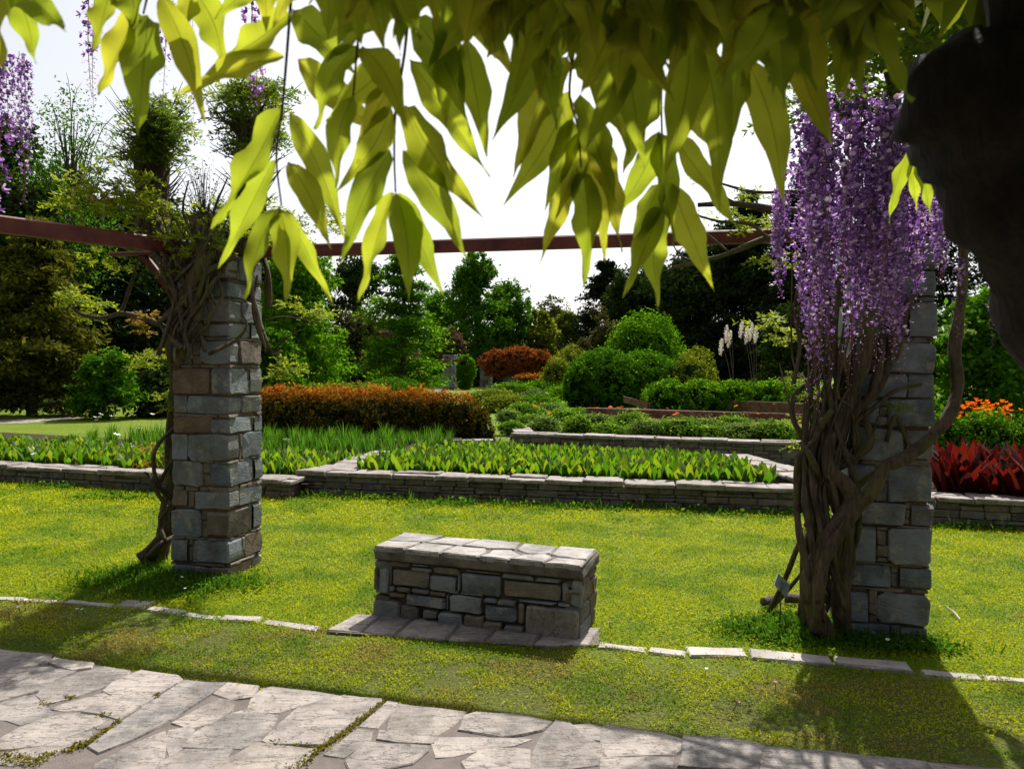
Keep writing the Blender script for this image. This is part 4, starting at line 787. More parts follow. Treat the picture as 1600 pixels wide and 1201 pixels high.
tree('leafy_tree', 842, 70, 478, 70, 'yellow green tree at the end of the garden in the middle', M_T_YEL, 'round', 15, 4500, .24, low=.05)
tree('leafy_tree', 884, 74, 492, 66, 'second yellow green tree, right of the first at the garden end', M_T_YEL, 'round', 16, 4500, .24, low=.05)
tree('leafy_tree', 862, 90, 474, 90, 'dull green tree far behind the two yellow green trees', M_T_OLIVE, 'round', 17, 4000, .3, low=.05)
tree('pine_tree', 945, 72, 405, 170, 'dark pine at the left end of the right hand pines', M_T_PINE, 'conifer', 18, 10000, .27, low=.1)
tree('pine_tree', 1015, 70, 400, 190, 'second dark pine, behind the hanging middle leaves', M_T_PINE, 'conifer', 19, 10000, .27, low=.1)
tree('pine_tree', 1090, 64, 395, 180, 'third dark pine above the clipped green dome', M_T_DARK, 'round', 20, 9000, .25, low=.05)
tree('pine_tree', 1165, 58, 300, 230, 'tall dark pine left of the purple flowers', M_T_PINE, 'conifer', 21, 13000, .24, low=.1)
tree('pine_tree', 1260, 52, 240, 200, 'tall dark pine behind the purple flowers', M_T_PINE, 'conifer', 22, 13000, .23, low=.1)
tree('pine_tree', 1420, 46, 200, 260, 'tall dark pine behind the right pillar', M_T_PINE, 'conifer', 23, 12000, .23, low=.1)
tree('pine_tree', 1590, 42, 200, 260, 'tall dark pine at the right edge behind the near trunk', M_T_PINE, 'conifer', 24, 11000, .22, low=.1)
tree('evergreen_tree', 985, 66, 425, 130, 'dark bushy evergreen tree between the first two right hand pines', M_T_DARK, 'round', 71, 6000, .25, low=.05)
tree('evergreen_tree', 1060, 62, 388, 150, 'dark bushy evergreen tree behind the clipped dome at its right', M_T_DARK, 'round', 72, 6500, .25, low=.05)
tree('evergreen_tree', 1145, 60, 350, 170, 'dark bushy evergreen tree behind the pampas plumes', M_T_DARK, 'round', 73, 7000, .25, low=.05)
tree('evergreen_tree', 1225, 56, 290, 170, 'dark bushy evergreen tree just left of the purple flowers', M_T_DARK, 'round', 74, 7000, .24, low=.05)
tree('olive_shrub', 935, 56, 476, 105, 'large olive brown bush left of the clipped green dome', M_T_OLIVE, 'round', 25, 7000, .19, low=.05, cat='bush')
tree('leafy_shrub', 1530, 19, 470, 220, 'leafy green shrub behind the orange flowers at right', M_T_MID, 'round', 26, 7000, .11, low=.05, cat='shrub')
tree('leafy_shrub', 1240, 40, 490, 130, 'dark shrub behind the white plumes', M_T_DARK, 'round', 27, 6000, .16, low=.05, cat='shrub')
tree('olive_shrub', 600, 46, 520, 120, 'purple brown shrub behind the trunk of the feathery tree', M_T_PURP, 'round', 28, 4500, .15, low=.05, cat='shrub')
tree('leafy_shrub', 520, 40, 545, 120, 'dark low shrub above the left end of the copper hedge', M_T_DARK, 'round', 29, 4500, .15, low=.05, cat='shrub')
tree('leafy_shrub', 425, 26, 520, 130, 'mid green shrub behind the right side of the left pillar', M_T_MID, 'round', 30, 4500, .12, low=.05, cat='shrub')
tree('climbing_shrub', 703, 61, 512, 62, 'purple brown climber heaped on the far pergola', M_T_PURP, 'round', 31, 2500, .17, low=.55, cat='shrub')
tree('cypress_tree', 824, 120, 462, 9, 'thin dark cypress on the skyline in the middle', M_T_DARK, 'conifer', 32, 900, .3, low=.0)
# the woods beyond: a far bank of trees that reads as one mass, plus an added unseen ring
def woods():
    r2 = np.random.RandomState(5); bl = []
    for i in range(150):
        x = r2.uniform(-190, 190); Y = r2.uniform(125, 190); h = r2.uniform(6, 10.5) * (1.0 if abs(x - 8) > 18 else .85); r = r2.uniform(4, 8); bl.append((np.array([x, Y, h * .55]), (r, r, h * .55)))
    
    for i in range(110):  # unseen trees round the back of the camera, added to block sky light
        a = r2.uniform(.62, 2 * math.pi - .62); rd = r2.uniform(15, 24); h = r2.uniform(7, 12); r = r2.uniform(2.5, 4); x, Y = rd * math.sin(a), rd * math.cos(a)
        if Y < 6: bl.append((np.array([x, Y, h * .5]), (r, r, h * .5)))
    V, F = cloud(bl, 60000, 1.1, 5, .5, .2, 26); return mesh_np('distant_woods_and_sky_blockers', V, F)
tag(link('distant_woods_and_sky_blockers', woods(), M_T_DARK), 'dark distant woods closing the garden behind all the trees, with unseen sky blocking trees added', 'woods', kind='stuff')

# ------------------------------------------------------------------ hedges and clipped mounds
M_CORE = plain_mat('dark_mound_core', (.016, .034, .007), .95, 14, .6, 0.0, .05)
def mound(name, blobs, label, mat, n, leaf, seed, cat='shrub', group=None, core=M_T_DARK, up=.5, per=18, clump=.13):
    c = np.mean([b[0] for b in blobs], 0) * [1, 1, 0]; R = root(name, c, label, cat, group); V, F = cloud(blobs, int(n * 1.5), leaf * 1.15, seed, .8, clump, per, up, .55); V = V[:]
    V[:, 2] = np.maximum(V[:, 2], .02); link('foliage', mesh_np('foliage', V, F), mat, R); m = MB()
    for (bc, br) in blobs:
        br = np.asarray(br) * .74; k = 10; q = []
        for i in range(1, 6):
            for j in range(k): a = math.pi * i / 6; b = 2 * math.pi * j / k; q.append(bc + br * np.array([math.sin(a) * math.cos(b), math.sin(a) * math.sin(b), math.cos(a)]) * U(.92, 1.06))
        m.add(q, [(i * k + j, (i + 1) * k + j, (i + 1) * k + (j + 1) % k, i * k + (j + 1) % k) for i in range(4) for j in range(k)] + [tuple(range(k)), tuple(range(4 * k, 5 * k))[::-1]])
    tag(m.build('inner_core', M_CORE, R, True), kind='stuff'); return R  # added solid core, keeps the foliage from being see-through
def dome(px, top, wpx, Y, depth=1.0, base=0.):
    t = D(px, top, Y); w = wpx / FPX * Y / 2; h = t[2] - base; return (np.array([t[0], t[1], base + h * .36]), (w, w * depth, h * .64))
def copper_mat():
    t = NT('copper_hedge_leaf'); g = t.n('NewGeometry'); r = g.outputs['Random Per Island']; z = t.n('SeparateXYZ', {0: g.outputs['Position']}).outputs[2]
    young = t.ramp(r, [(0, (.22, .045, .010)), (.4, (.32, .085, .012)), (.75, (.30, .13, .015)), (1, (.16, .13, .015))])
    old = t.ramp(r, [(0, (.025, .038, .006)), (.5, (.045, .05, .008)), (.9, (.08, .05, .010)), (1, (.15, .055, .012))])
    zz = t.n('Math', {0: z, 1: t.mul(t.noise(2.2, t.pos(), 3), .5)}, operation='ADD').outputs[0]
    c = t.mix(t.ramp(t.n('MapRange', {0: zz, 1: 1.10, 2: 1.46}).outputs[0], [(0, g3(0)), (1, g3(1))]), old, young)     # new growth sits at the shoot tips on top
    t.set(t.b.inputs['Base Color'], c); t.b.inputs['Roughness'].default_value = .7; t.b.inputs['Specular IOR Level'].default_value = 0
    t.set(t.out.inputs[0], t.n('MixShader', {0: .45, 1: t.b, 2: t.n('BsdfTranslucent', {'Color': t.mix(1.0, c, (1.8, 1.5, .9), 'MULTIPLY')})})); return t.m
M_COPPER = copper_mat()
hb = []
YH = 15.6
for px, top, w in ((395, 606, 130), (450, 602, 150), (520, 603, 150), (590, 604, 150), (650, 607, 140), (705, 612, 120), (738, 632, 70), (752, 655, 44)): hb.append(dome(px, top, w, YH, .85, .0))
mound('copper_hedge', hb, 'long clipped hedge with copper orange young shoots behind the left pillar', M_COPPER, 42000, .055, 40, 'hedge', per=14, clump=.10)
mound('yellow_shrub', [dome(560, 596, 130, 26), dome(500, 600, 120, 26)], 'low yellow green shrub showing just over the copper hedge', M_T_YEL, 5000, .10, 41)
mound('round_shrub', [dome(615, 591, 120, 29)], 'low green mound behind the middle of the copper hedge', M_T_MID, 4000, .10, 42)
mound('clipped_mound', [dome(652, 577, 40, 48), dome(630, 582, 26, 46)], 'small clipped yellow green mound under the far pergola', M_T_YEL, 2500, .13, 43)
mound('clipped_mound', [dome(945, 545, 128, 34), dome(905, 566, 50, 33)], 'clipped green mound, leftmost and largest of the right hand mounds', M_T_MID, 11000, .11, 44, clump=.08)
mound('clipped_mound', [dome(1010, 548, 130, 35)], 'clipped green mound in the middle below the tall dome', M_T_MID, 9000, .11, 45, clump=.08)
mound('clipped_mound', [dome(1078, 552, 84, 34), dome(1092, 540, 60, 37)], 'clipped yellowish mound, rightmost, beside the plumed grass', M_T_YEL, 7000, .11, 46, clump=.08)
mound('clipped_dome', [dome(1008, 488, 128, 43)], 'tall clipped bright green dome above the other mounds', M_T_BRIGHT, 10000, .15, 47, clump=.10)
mound('round_shrub', [dome(893, 540, 62, 48), dome(870, 556, 50, 46)], 'loose yellow green shrub left of the clipped mounds', M_T_YEL, 5000, .14, 48)
mound('low_hedge', [dome(x, 592, 90, 25.5, .9) for x in (1045, 1095, 1150, 1205, 1255)], 'low bright green hedge in front of the plumed grass', M_T_BRIGHT, 16000, .085, 49, 'hedge', clump=.1)
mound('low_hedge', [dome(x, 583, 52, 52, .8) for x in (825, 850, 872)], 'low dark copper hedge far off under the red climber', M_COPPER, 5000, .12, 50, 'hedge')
mound('round_shrub', [dome(1545, 640, 110, 12.6, .7), dome(1480, 645, 80, 12.8, .7), dome(1620, 642, 100, 12.6, .7)], 'low green leafy mound below the orange flowers at right', M_T_BRIGHT, 9000, .05, 51)

# ------------------------------------------------------------------ the far pergola
def far_pillar(px, Y, label): 
    c = D(px, 600, Y); c[2] = 0; pillar('stone_pillar', c + EX * .45, .9, 2.55, label, int(px), small=True)
far_pillar(700, 56, 'far grey stone pillar carrying the thin red beam'); far_pillar(758, 62, 'far stone pillar at the left end of the red climber'); far_pillar(795, 60, 'far stone pillar under the middle of the red climber'); far_pillar(743, 78, 'farthest small stone pillar beside the pale path'); far_pillar(625, 74, 'far stone pillar behind the feathery tree')
a, b = D(628, 565, 58), D(722, 563, 55); beam('steel_beam', a, b, .14, .16, 'thin red beam of the far pergola seen over the copper hedge')
M_REDCLIMB = LM('red_climber_leaf', [(.10, .03, .012), (.20, .05, .015), (.28, .08, .02), (.13, .07, .02)], trans=.35)
def heap(px, top, bot, wpx, Y): t = D(px, top, Y); u_ = D(px, bot, Y); w = wpx / FPX * Y / 2; return (np.array([t[0], t[1], (t[2] + u_[2]) / 2]), (w, w * .7, (t[2] - u_[2]) / 2))
mound('red_climber', [heap(778, 546, 590, 56, 60), heap(810, 542, 585, 70, 60), heap(836, 546, 582, 56, 60)], 'rusty red climber heaped over the far pergola', M_REDCLIMB, 7000, .17, 52, 'climber')
mound('green_climber', [heap(728, 555, 600, 30, 56), heap(726, 580, 612, 22, 56)], 'green climber covering a far pergola pillar', M_T_BRIGHT, 3000, .14, 53, 'climber')
sheet('path', [P(x, y)[:2] for x, y in ((660, 616), (770, 596), (775, 594), (770, 593), (655, 613))], .006, M_FLAG)
sheet('path', [P(x, y)[:2] for x, y in ((-60, 664), (40, 661), (130, 654), (130, 651), (30, 656), (-60, 659))], .006, M_FLAG)

# ------------------------------------------------------------------ pampas grass
def strap_clump(seed, n, h, spread, w=.012, arch=.6, seg=5):
    r2 = np.random.RandomState(seed); V = []; F = []
    for i in range(n):
        a = r2.uniform(0, 6.3); d = np.array([math.cos(a), math.sin(a), 0]); p0 = d * r2.uniform(0, .25) * spread; L = h * r2.uniform(.65, 1.1); out = spread * r2.uniform(.3, 1); s = np.array([-d[1], d[0], 0]); b = len(V); ww = w * r2.uniform(.7, 1.3)
        for k in range(seg + 1):
            t = k / seg; p = p0 + d * out * t ** 1.6 + EZ * L * (t - arch * t ** 3 * .6); wk = ww * (1 - t) ** .6 * (.55 + .45 * math.sin(3 * min(t + .2, 1))) + .0008; V += [p - s * wk, p + s * wk]
        F += [(b + 2 * k, b + 2 * k + 1, b + 2 * k + 3, b + 2 * k + 2) for k in range(seg)]
    return np.array(V), np.array(F)
M_PAMPAS = LM('pampas_leaf', [(.05, .07, .035), (.09, .11, .06), (.14, .15, .09)], trans=.3); M_PLUME = LM('pampas_plume', [(.72, .64, .58), (.82, .76, .70), (.76, .68, .62)], trans=.5, tcol=(1, 1, 1), rough=.9)
for gx, plumes, lb in ((1150, ((1128, 530), (1136, 510), (1142, 518)), 'pampas grass clump with three white plumes leaning left'), (1182, ((1160, 503), (1168, 512), (1175, 508), (1182, 511)), 'pampas grass clump with upright pale plumes beside the flowers'), (1220, (), 'arching grass clump without plumes beside the purple flowers')):
    Yg = 28.5; c = D(gx, 600, Yg); c[2] = 0; R = root('pampas_grass', c, lb, 'grass clump', 'pampas grass')
    V, F = strap_clump(gx, 500, 1.35, 1.0, .012, .9, 5); link('blades', mesh_np('blades', V + c, F), M_PAMPAS, R)
    for i, (x, y) in enumerate(plumes):
        t = D(x, y, Yg); m = MB(); tube(m, [c + np.array([U(-.2, .2), 0, .4]), (c + t) / 2 + EZ * .3, t - EZ * .1], [.014, .011, .008], 5, 3); S = m.build('plume_stalk', M_VINE2, R)
        r2 = np.random.RandomState(i); k = 420; tt = r2.uniform(0, 1, k); pos = t + np.outer(tt, np.array([U(-.12, .05), 0, -.6])) + r2.normal(size=(k, 3)) * (.038 * np.sin(np.pi * np.clip(tt * .85 + .1, 0, 1)))[:, None]
        link('plume', mesh_np('plume', *leaf_quads(pos, r2.normal(size=(k, 3)), (.06 * r2.uniform(.6, 1.2, k)), .3, r2, np.tile([0, 0, .8], (k, 1)))), M_PLUME, S)

# ------------------------------------------------------------------ bed plants
def broad_clump(seed, n=8, h=.26, wide=.078, lean=.5):
    r2 = np.random.RandomState(seed); V = []; F = []; seg = 4
    for i in range(n):
        a = i * 2.4 + r2.uniform(-.5, .5); d = np.array([math.cos(a), math.sin(a), 0]); s = np.array([-d[1], d[0], 0]); L = h * r2.uniform(.7, 1.2); ln = lean * r2.uniform(.3, 1.3); b = len(V); ww = wide * r2.uniform(.75, 1.15)
        for k in range(seg + 1):
            t = k / seg; p = d * (.012 + L * ln * t ** 1.5) + EZ * L * (t - .12 * t ** 3); wk = ww * math.sin(math.pi * min(.985, (.1 + .9 * t))) ** .8 * .62 + .001; cup = d * wk * -.5
            V += [p - s * wk - cup, p, p + s * wk - cup]
        for k in range(seg): F += [(b + 3 * k, b + 3 * k + 1, b + 3 * k + 4, b + 3 * k + 3), (b + 3 * k + 1, b + 3 * k + 2, b + 3 * k + 5, b + 3 * k + 4)]
    return np.array(V), np.array(F)
M_BEDLEAF = LM('bed_plant_leaf', [(.035, .11, .008), (.065, .16, .010), (.10, .19, .012), (.15, .21, .015)], trans=.5, tcol=(1.6, 1.5, .6), rough=.4, spec=.25)
BROAD = [broad_clump(i) for i in range(6)]; BMESH = [mesh_np('bed_plant', V, F, True) for V, F in BROAD]
def quad_pts(q, n, seed):
    r2 = np.random.RandomState(seed); u_, v_ = r2.uniform(0, 1, n), r2.uniform(0, 1, n); q = [np.asarray(p)[:2] for p in q]
    return np.outer((1 - u_) * (1 - v_), q[0]) + np.outer(u_ * (1 - v_), q[1]) + np.outer(u_ * v_, q[2]) + np.outer((1 - u_) * v_, q[3])
def grid_pts(q, du, dv, seed, jit=.35):
    r2 = np.random.RandomState(seed); q = [np.asarray(p)[:2] for p in q]; nu = int(np.linalg.norm(q[1] - q[0]) / du); nv = int(np.linalg.norm(q[3] - q[0]) / dv); out = []
    for i in range(nu):
        for j in range(nv):
            u_, v_ = (i + .5 + r2.uniform(-jit, jit)) / nu, (j + .5 + r2.uniform(-jit, jit)) / nv; out.append((1 - u_) * (1 - v_) * q[0] + u_ * (1 - v_) * q[1] + u_ * v_ * q[2] + (1 - u_) * v_ * q[3])
    return np.array(out)
def plant_mass(name, pts, z, meshes, mat, n_single, label, cat, group, s0=.8, s1=1.2, rest_label=None):
    pts = pts[np.argsort(pts[:, 1])]; rest = []
    for i, p in enumerate(pts):
        a, s = U(0, 6.3), U(s0, s1) * (1 if i < n_single else .85)
        if i < n_single:
            o = link(name, BM_CACHE[id(meshes)][i % len(meshes)], mat); o.location = (float(p[0]), float(p[1]), z); o.rotation_euler = (0, 0, a); o.scale = (s, s, s); tag(o, label, cat, group, 'thing')
        else: V, F = meshes[i % len(meshes)]; rest.append((rotz(V * s, a) + [p[0], p[1], z], F))
    if rest: tag(link(name + '_mass', mesh_np(name + '_mass', *merge(rest), True), mat), rest_label or label, cat, kind='stuff')
BM_CACHE = {id(BROAD): BMESH}
QB = [WB0 + nB * .42 + dB * .58, WB1 + nB * .42 - dB * .12, WB1 + nB * 2.7 - dB * .6, WB0 + nB * 3.6 + dB * .75]
plant_mass('bed_plant', grid_pts(QB, .185, .20, 2), .21, BROAD, M_BEDLEAF, 190, 'young green plant with pointed upright leaves near the front of the middle raised bed', 'plant', 'pointed leaf plants in the middle bed', rest_label='mass of pointed green plants filling the back of the middle raised bed')
QA = [WA0 + nA * .42 + dA * 2.2, WA1 + nA * .42 - dA * .15, WA1 + nA * 2.2 - dA * .1, WA0 + nA * 2.6 + dA * 1.8]
plant_mass('bed_plant', grid_pts(QA, .185, .20, 3), .155, BROAD, M_BEDLEAF, 110, 'young green plant with pointed upright leaves near the front of the left raised bed', 'plant', 'pointed leaf plants in the left bed', rest_label='mass of pointed green plants filling the back of the left raised bed')
# irises and long grass at the back of the left bed
M_IRIS = LM('iris_leaf', [(.03, .10, .012), (.05, .15, .014), (.09, .19, .018)], trans=.4)
QI = [WA0 + nA * 2.4 + dA * 3.6, WA1 + nA * 2.2 - dA * .2, WA1 + nA * 5.4 + dA * .4, WA0 + nA * 7.4 + dA * 4.2]
IR = [strap_clump(i, 26, .50, .16, .011, .35, 4) for i in range(4)]; BM_CACHE[id(IR)] = [mesh_np('iris_clump', V, F) for V, F in IR]
plant_mass('iris_clump', grid_pts(QI, .32, .36, 5), .12, IR, M_IRIS, 120, 'clump of narrow upright green leaves at the back of the left bed', 'plant', 'narrow leaved clumps in the left bed')
M_WHITE = plain_mat('white_petals', (.75, .74, .70), .6, 9, .1); M_YEL = plain_mat('yellow_disc', (.55, .30, .02), .7, 9, .2); M_STEMG = plain_mat('green_stalk', (.06, .12, .02), .6, 9, .2)
M_ORANGE = LM('orange_petal', [(.66, .09, .006), (.76, .14, .008), (.82, .22, .012)], trans=.4, tcol=(1.1, 1, 1)); M_PINKISH = plain_mat('pink_petals', (.65, .40, .42), .6, 9, .2)
def flower_mesh(name, r, h, npet, pm, cup=.15):
    m = MB(); tube(m, [(0, 0, 0), (.006, .002, h * .5), (0, 0, h)], [.0022, .0018], 4, 2); n0 = len(m.f)
    for i in range(npet):
        a = 2 * math.pi * i / npet; d = np.array([math.cos(a), math.sin(a), 0]); s = np.array([-d[1], d[0], 0]); w = r * 2.6 / npet; m.add([EZ * h + d * r * .12, EZ * h + d * r * .6 - s * w + EZ * r * cup, EZ * h + d * r + EZ * r * cup * 2, EZ * h + d * r * .6 + s * w + EZ * r * cup], [(0, 1, 2, 3)])
    n1 = len(m.f); k = 6; m.add([EZ * (h + r * .1) + np.array([math.cos(j * 1.047), math.sin(j * 1.047), 0]) * r * .28 for j in range(k)] + [EZ * (h + r * .2)], [(j, (j + 1) % k, 6) for j in range(k)])
    me = bpy.data.meshes.new(name); me.from_pydata(m.v, [], m.f); [me.materials.append(x) for x in (M_STEMG, pm, M_YEL)]
    me.polygons.foreach_set('material_index', np.array([0] * n0 + [1] * (n1 - n0) + [2] * (len(m.f) - n1), dtype=np.int32)); me.update(); return me
def flowers(name, me, pts, label, group, s=(.8, 1.2)):
    for p in pts:
        o = link(name, me); o.location = [float(c) for c in p]; o.rotation_euler = (U(-.5, .2), U(-.3, .3), U(0, 6)); k = U(*s); o.scale = (k, k, k); tag(o, label, 'flower', group, 'thing')
F_ORANGE = flower_mesh('gazania', .06, .42, 11, M_ORANGE, .05); F_WHITE = flower_mesh('daisy', .012, .07, 9, M_WHITE); F_BIGW = flower_mesh('white_iris', .05, .62, 6, M_WHITE, .3); F_PINK = flower_mesh('pink_daisy', .011, .045, 10, M_PINKISH, .4); F_POPPY = flower_mesh('poppy', .04, .34, 6, M_ORANGE, .35)
flowers('white_iris', F_BIGW, [P(x, y, .7) * [1, 1, 0] + EZ * .12 for x, y in ((142, 644), (158, 646), (170, 650), (192, 651), (230, 648), (248, 650), (128, 648), (205, 672), (160, 682), (64, 690), (222, 678))], 'small white flower standing among the narrow leaves of the left bed', 'white flowers in the left bed', (.6, 1.1))
# the flower bed behind
def herb(px, py, w, h, mat, seed, z=.33):
    p = P(px, py, z); r = w / 2; return (np.array([p[0], p[1], z + h * .35]), (r, r * .9, h * .65))
M_HERB = LM('herb_leaf', [(.06, .15, .015), (.10, .20, .02), (.14, .23, .025)], trans=.5); M_HERB2 = LM('grey_herb_leaf', [(.07, .14, .03), (.11, .18, .04), (.15, .21, .05)], trans=.5)
hs = [(800, 674, 0.5), (850, 672, 0.7), (900, 676, 0.6), (950, 676, 0.8), (1010, 677, 0.7), (1060, 679, 0.9), (1110, 681, 0.7), (1160, 683, 0.8), (1210, 685, 0.8), (1240, 684, 0.6), (795, 658, 0.6), (820, 648, 0.9), (830, 661, 0.6), (860, 644, 0.9), (880, 661, 0.8), (905, 649, 0.8), (930, 665, 0.8), (985, 668, 0.9), (1050, 672, 0.8), (1100, 672, 0.8), (1150, 675, 0.8), (1200, 677, 0.8)]
ORD = 'first second third fourth fifth sixth seventh eighth ninth tenth eleventh twelfth'.split()
for i, (x, y, w) in enumerate(hs):
    where = 'along the far stone wall' if i < 10 else 'in the middle of the flower bed'
    mound('herb_clump', [herb(x, y, w, .20 + .07 * (i % 3), None, i)], ORD[i if i < 10 else i - 10] + ' feathery green clump from the left ' + where, (M_HERB, M_HERB2, M_HERB)[i % 3], 900, .06, 400 + i, 'plant', 'herb clumps ' + where, up=.9, per=8, clump=.3)
for i, (x, y, w, h, mt, lb) in enumerate([(840, 640, 1.8, .55, M_T_BRIGHT, 'leafy mid green clump in the centre of the flower bed'), (790, 640, 1.6, .5, M_T_YEL, 'yellowish green clump at the left of the flower bed'), (770, 628, 2.2, .55, M_T_YEL, 'loose yellow green clump behind the copper hedge tip'), (835, 628, 1.1, .5, M_PAMPAS, 'small grey green mound in the flower bed'), (890, 622, 2.6, .65, M_T_BRIGHT, 'tall bright green clump below the clipped mounds at left'), (940, 622, 2.6, .65, M_T_BRIGHT, 'tall bright green clump below the clipped mounds at centre'), (985, 624, 2.2, .6, M_T_BRIGHT, 'tall bright green clump left of the tilted rusty planter'), (800, 618, 2.5, .7, M_T_BRIGHT, 'far bright green clump below the red climber'), (850, 616, 2.8, .8, M_T_BRIGHT, 'far bright green clump right of the red climber pillar')]):
    mound('leafy_clump', [herb(x, y, w, h, None, i, .1)], lb, mt, 2200, .10, 440 + i, 'plant', up=.9, per=8, clump=.28)
flowers('gazania', F_ORANGE, [P(x, 632 + (y - 650) * .3, .74) * [1, 1, 0] + EZ * .30 for x, y in ((830, 650), (856, 652), (858, 672), (938, 660), (955, 654), (976, 655), (1032, 654), (1158, 650), (1214, 652), (1050, 684), (1060, 690), (1180, 686), (960, 664), (1005, 660))], 'small orange daisy like flower in the bed behind the far wall', 'orange flowers in the flower bed')
# the rusty planter boxes of the bed
M_RUST = plain_mat('rusty_planter', (.13, .055, .035), .8, 7, .5, .3, .004, (.20, .10, .07))
def board(name, a, b, h, t, label, cat='border'):
    a = np.asarray(a, float); b = np.asarray(b, float); d = unit(b - a); n = np.array([-d[1], d[0], 0]); L = np.linalg.norm(b - a); R = root(name, (a + b) / 2 * [1, 1, 0], label, cat); k = max(1, int(L / 2.2))
    for i in range(k): block('board', a + d * L * (i + .5) / k + EZ * h / 2, (d, n, EZ), (L / k / 2 - .004, t / 2, h / 2), M_RUST, R, .02, .01)
    return R
board('planter_edge', P(1030, 641, .2), P(1262, 653, .2), .45, .12, 'long dark planter edge below the low green hedge')
board('planter_edge', P(918, 656, .25), P(1262, 668, .25), .33, .12, 'long rusty planter edge in front of the red mulch')
R = root('tilted_planter', P(1000, 640, .2) * [1, 1, 0], 'tilted rusty planter board sticking up at the end of the mulch bed', 'planter')
a = P(974, 636, .3); b = P(1014, 642, .3); block('side_board', (a + b) / 2 + EZ * .22, (unit(b - a + EZ * -.12), EY, EZ), (np.linalg.norm(b - a) / 2, .05, .11), M_RUST, R, .05, .01)
a = P(1012, 642, .3); b = P(1042, 634, .3); block('end_board', (a + b) / 2 + EZ * .25, (unit(b - a + EZ * .15), EY, EZ), (np.linalg.norm(b - a) / 2, .05, .06), M_RUST, R, .05, .01)
sheet('mulch_bed', [P(x, y, .36)[:2] for x, y in ((930, 660), (1262, 668), (1262, 650), (985, 641))], .36, M_MULCH)
# orange poppies and dark red cannas on the right
r2 = np.random.RandomState(9)
pp = [D(1500 + 80 * r2.uniform(0, 1), 600, 13.4 + r2.uniform(-.6, .6)) for _ in range(110)]
for p in pp: p[2] = .62 + r2.uniform(-.12, .1) + .12 * math.exp(-((p[0] - D(1530, 600, 13.4)[0]) / .35) ** 2)
flowers('poppy', F_POPPY, pp, 'bright orange flower of the blaze beside the right pillar', 'orange flowers at right', (.8, 1.15))
M_CANNA = LM('red_canna_leaf', [(.025, .004, .005), (.05, .005, .005), (.09, .010, .005), (.022, .006, .008), (.07, .018, .006)], trans=.38, tcol=(2.0, 1.0, .8), rough=.4, spec=.1)
CN = [broad_clump(30 + i, 10, .52, .12, .5) for i in range(4)]; BM_CACHE[id(CN)] = [mesh_np('red_canna', V, F, True) for V, F in CN]
QC = [P(1462, 775, .25), P(1680, 792, .25), P(1680, 745, .25), P(1462, 735, .25)]
plant_mass('red_canna', grid_pts(QC, .2, .22, 8), .2, CN, M_CANNA, 100, 'dark red broad leaved plant in the bed behind the right stone wall', 'plant', 'red leaved plants', .8, 1.15)

# ------------------------------------------------------------------ grass, daisies, litter
def grass_mat():
    t = NT('grass_blades'); g = t.n('NewGeometry'); r = g.outputs['Random Per Island']; p = t.pos()
    c = t.ramp(r, [(0, (.20, .26, .002)), (.5, (.295, .345, .003)), (.85, (.37, .405, .005)), (1, (.42, .43, .02))])
    dk = t.ramp(r, [(0, (.05, .12, .004)), (.5, (.09, .19, .005)), (1, (.15, .25, .008))]); dry = t.ramp(r, [(0, (.13, .10, .025)), (.5, (.27, .20, .05)), (1, (.34, .27, .10))])
    y = t.n('SeparateXYZ', {0: g.outputs['Position']}); v = t.n('Math', {0: y.outputs[1], 1: t.mul(y.outputs[0], .2126)}, operation='ADD').outputs[0]   # distance across the lawn, square to the path
    strip_ = t.n('MapRange', {0: v, 1: 4.95, 2: 4.35}).outputs[0]           # the worn strip along the path is mown and trodden
    n1 = t.noise(1.5, p, 6, .65); n2 = t.noise(1.9, p, 5, .65)
    dkf = t.n('Math', {0: t.ramp(n1, [(.47, g3(0)), (.58, g3(.9))]), 1: t.mul(strip_, .05)}, operation='ADD').outputs[0]
    c = t.mix(dkf, c, dk)
    dryf = t.n('Math', {0: n2, 1: t.mul(strip_, .10)}, operation='ADD').outputs[0]
    c = t.mix(t.ramp(dryf, [(.60, g3(0)), (.70, g3(.8))]), c, dry)
    t.set(t.b.inputs['Base Color'], c); t.b.inputs['Roughness'].default_value = .6; t.b.inputs['Specular IOR Level'].default_value = .05
    t.set(t.out.inputs[0], t.n('MixShader', {0: .42, 1: t.b, 2: t.n('BsdfTranslucent', {'Color': t.mix(1.0, c, (1.5, 1.4, .8), 'MULTIPLY')})})); return t.m
M_GRASS = grass_mat()
def lattice(x, y, seed, s):                # smooth value noise for bare patches
    r2 = np.random.RandomState(seed); G = r2.uniform(0, 1, (64, 64)); fx, fy = (x * s) % 63, (y * s) % 63; i, j = fx.astype(int), fy.astype(int); a, b = fx - i, fy - j; a, b = a * a * (3 - 2 * a), b * b * (3 - 2 * b)
    return G[i, j] * (1 - a) * (1 - b) + G[i + 1, j] * a * (1 - b) + G[i, j + 1] * (1 - a) * b + G[i + 1, j + 1] * a * b
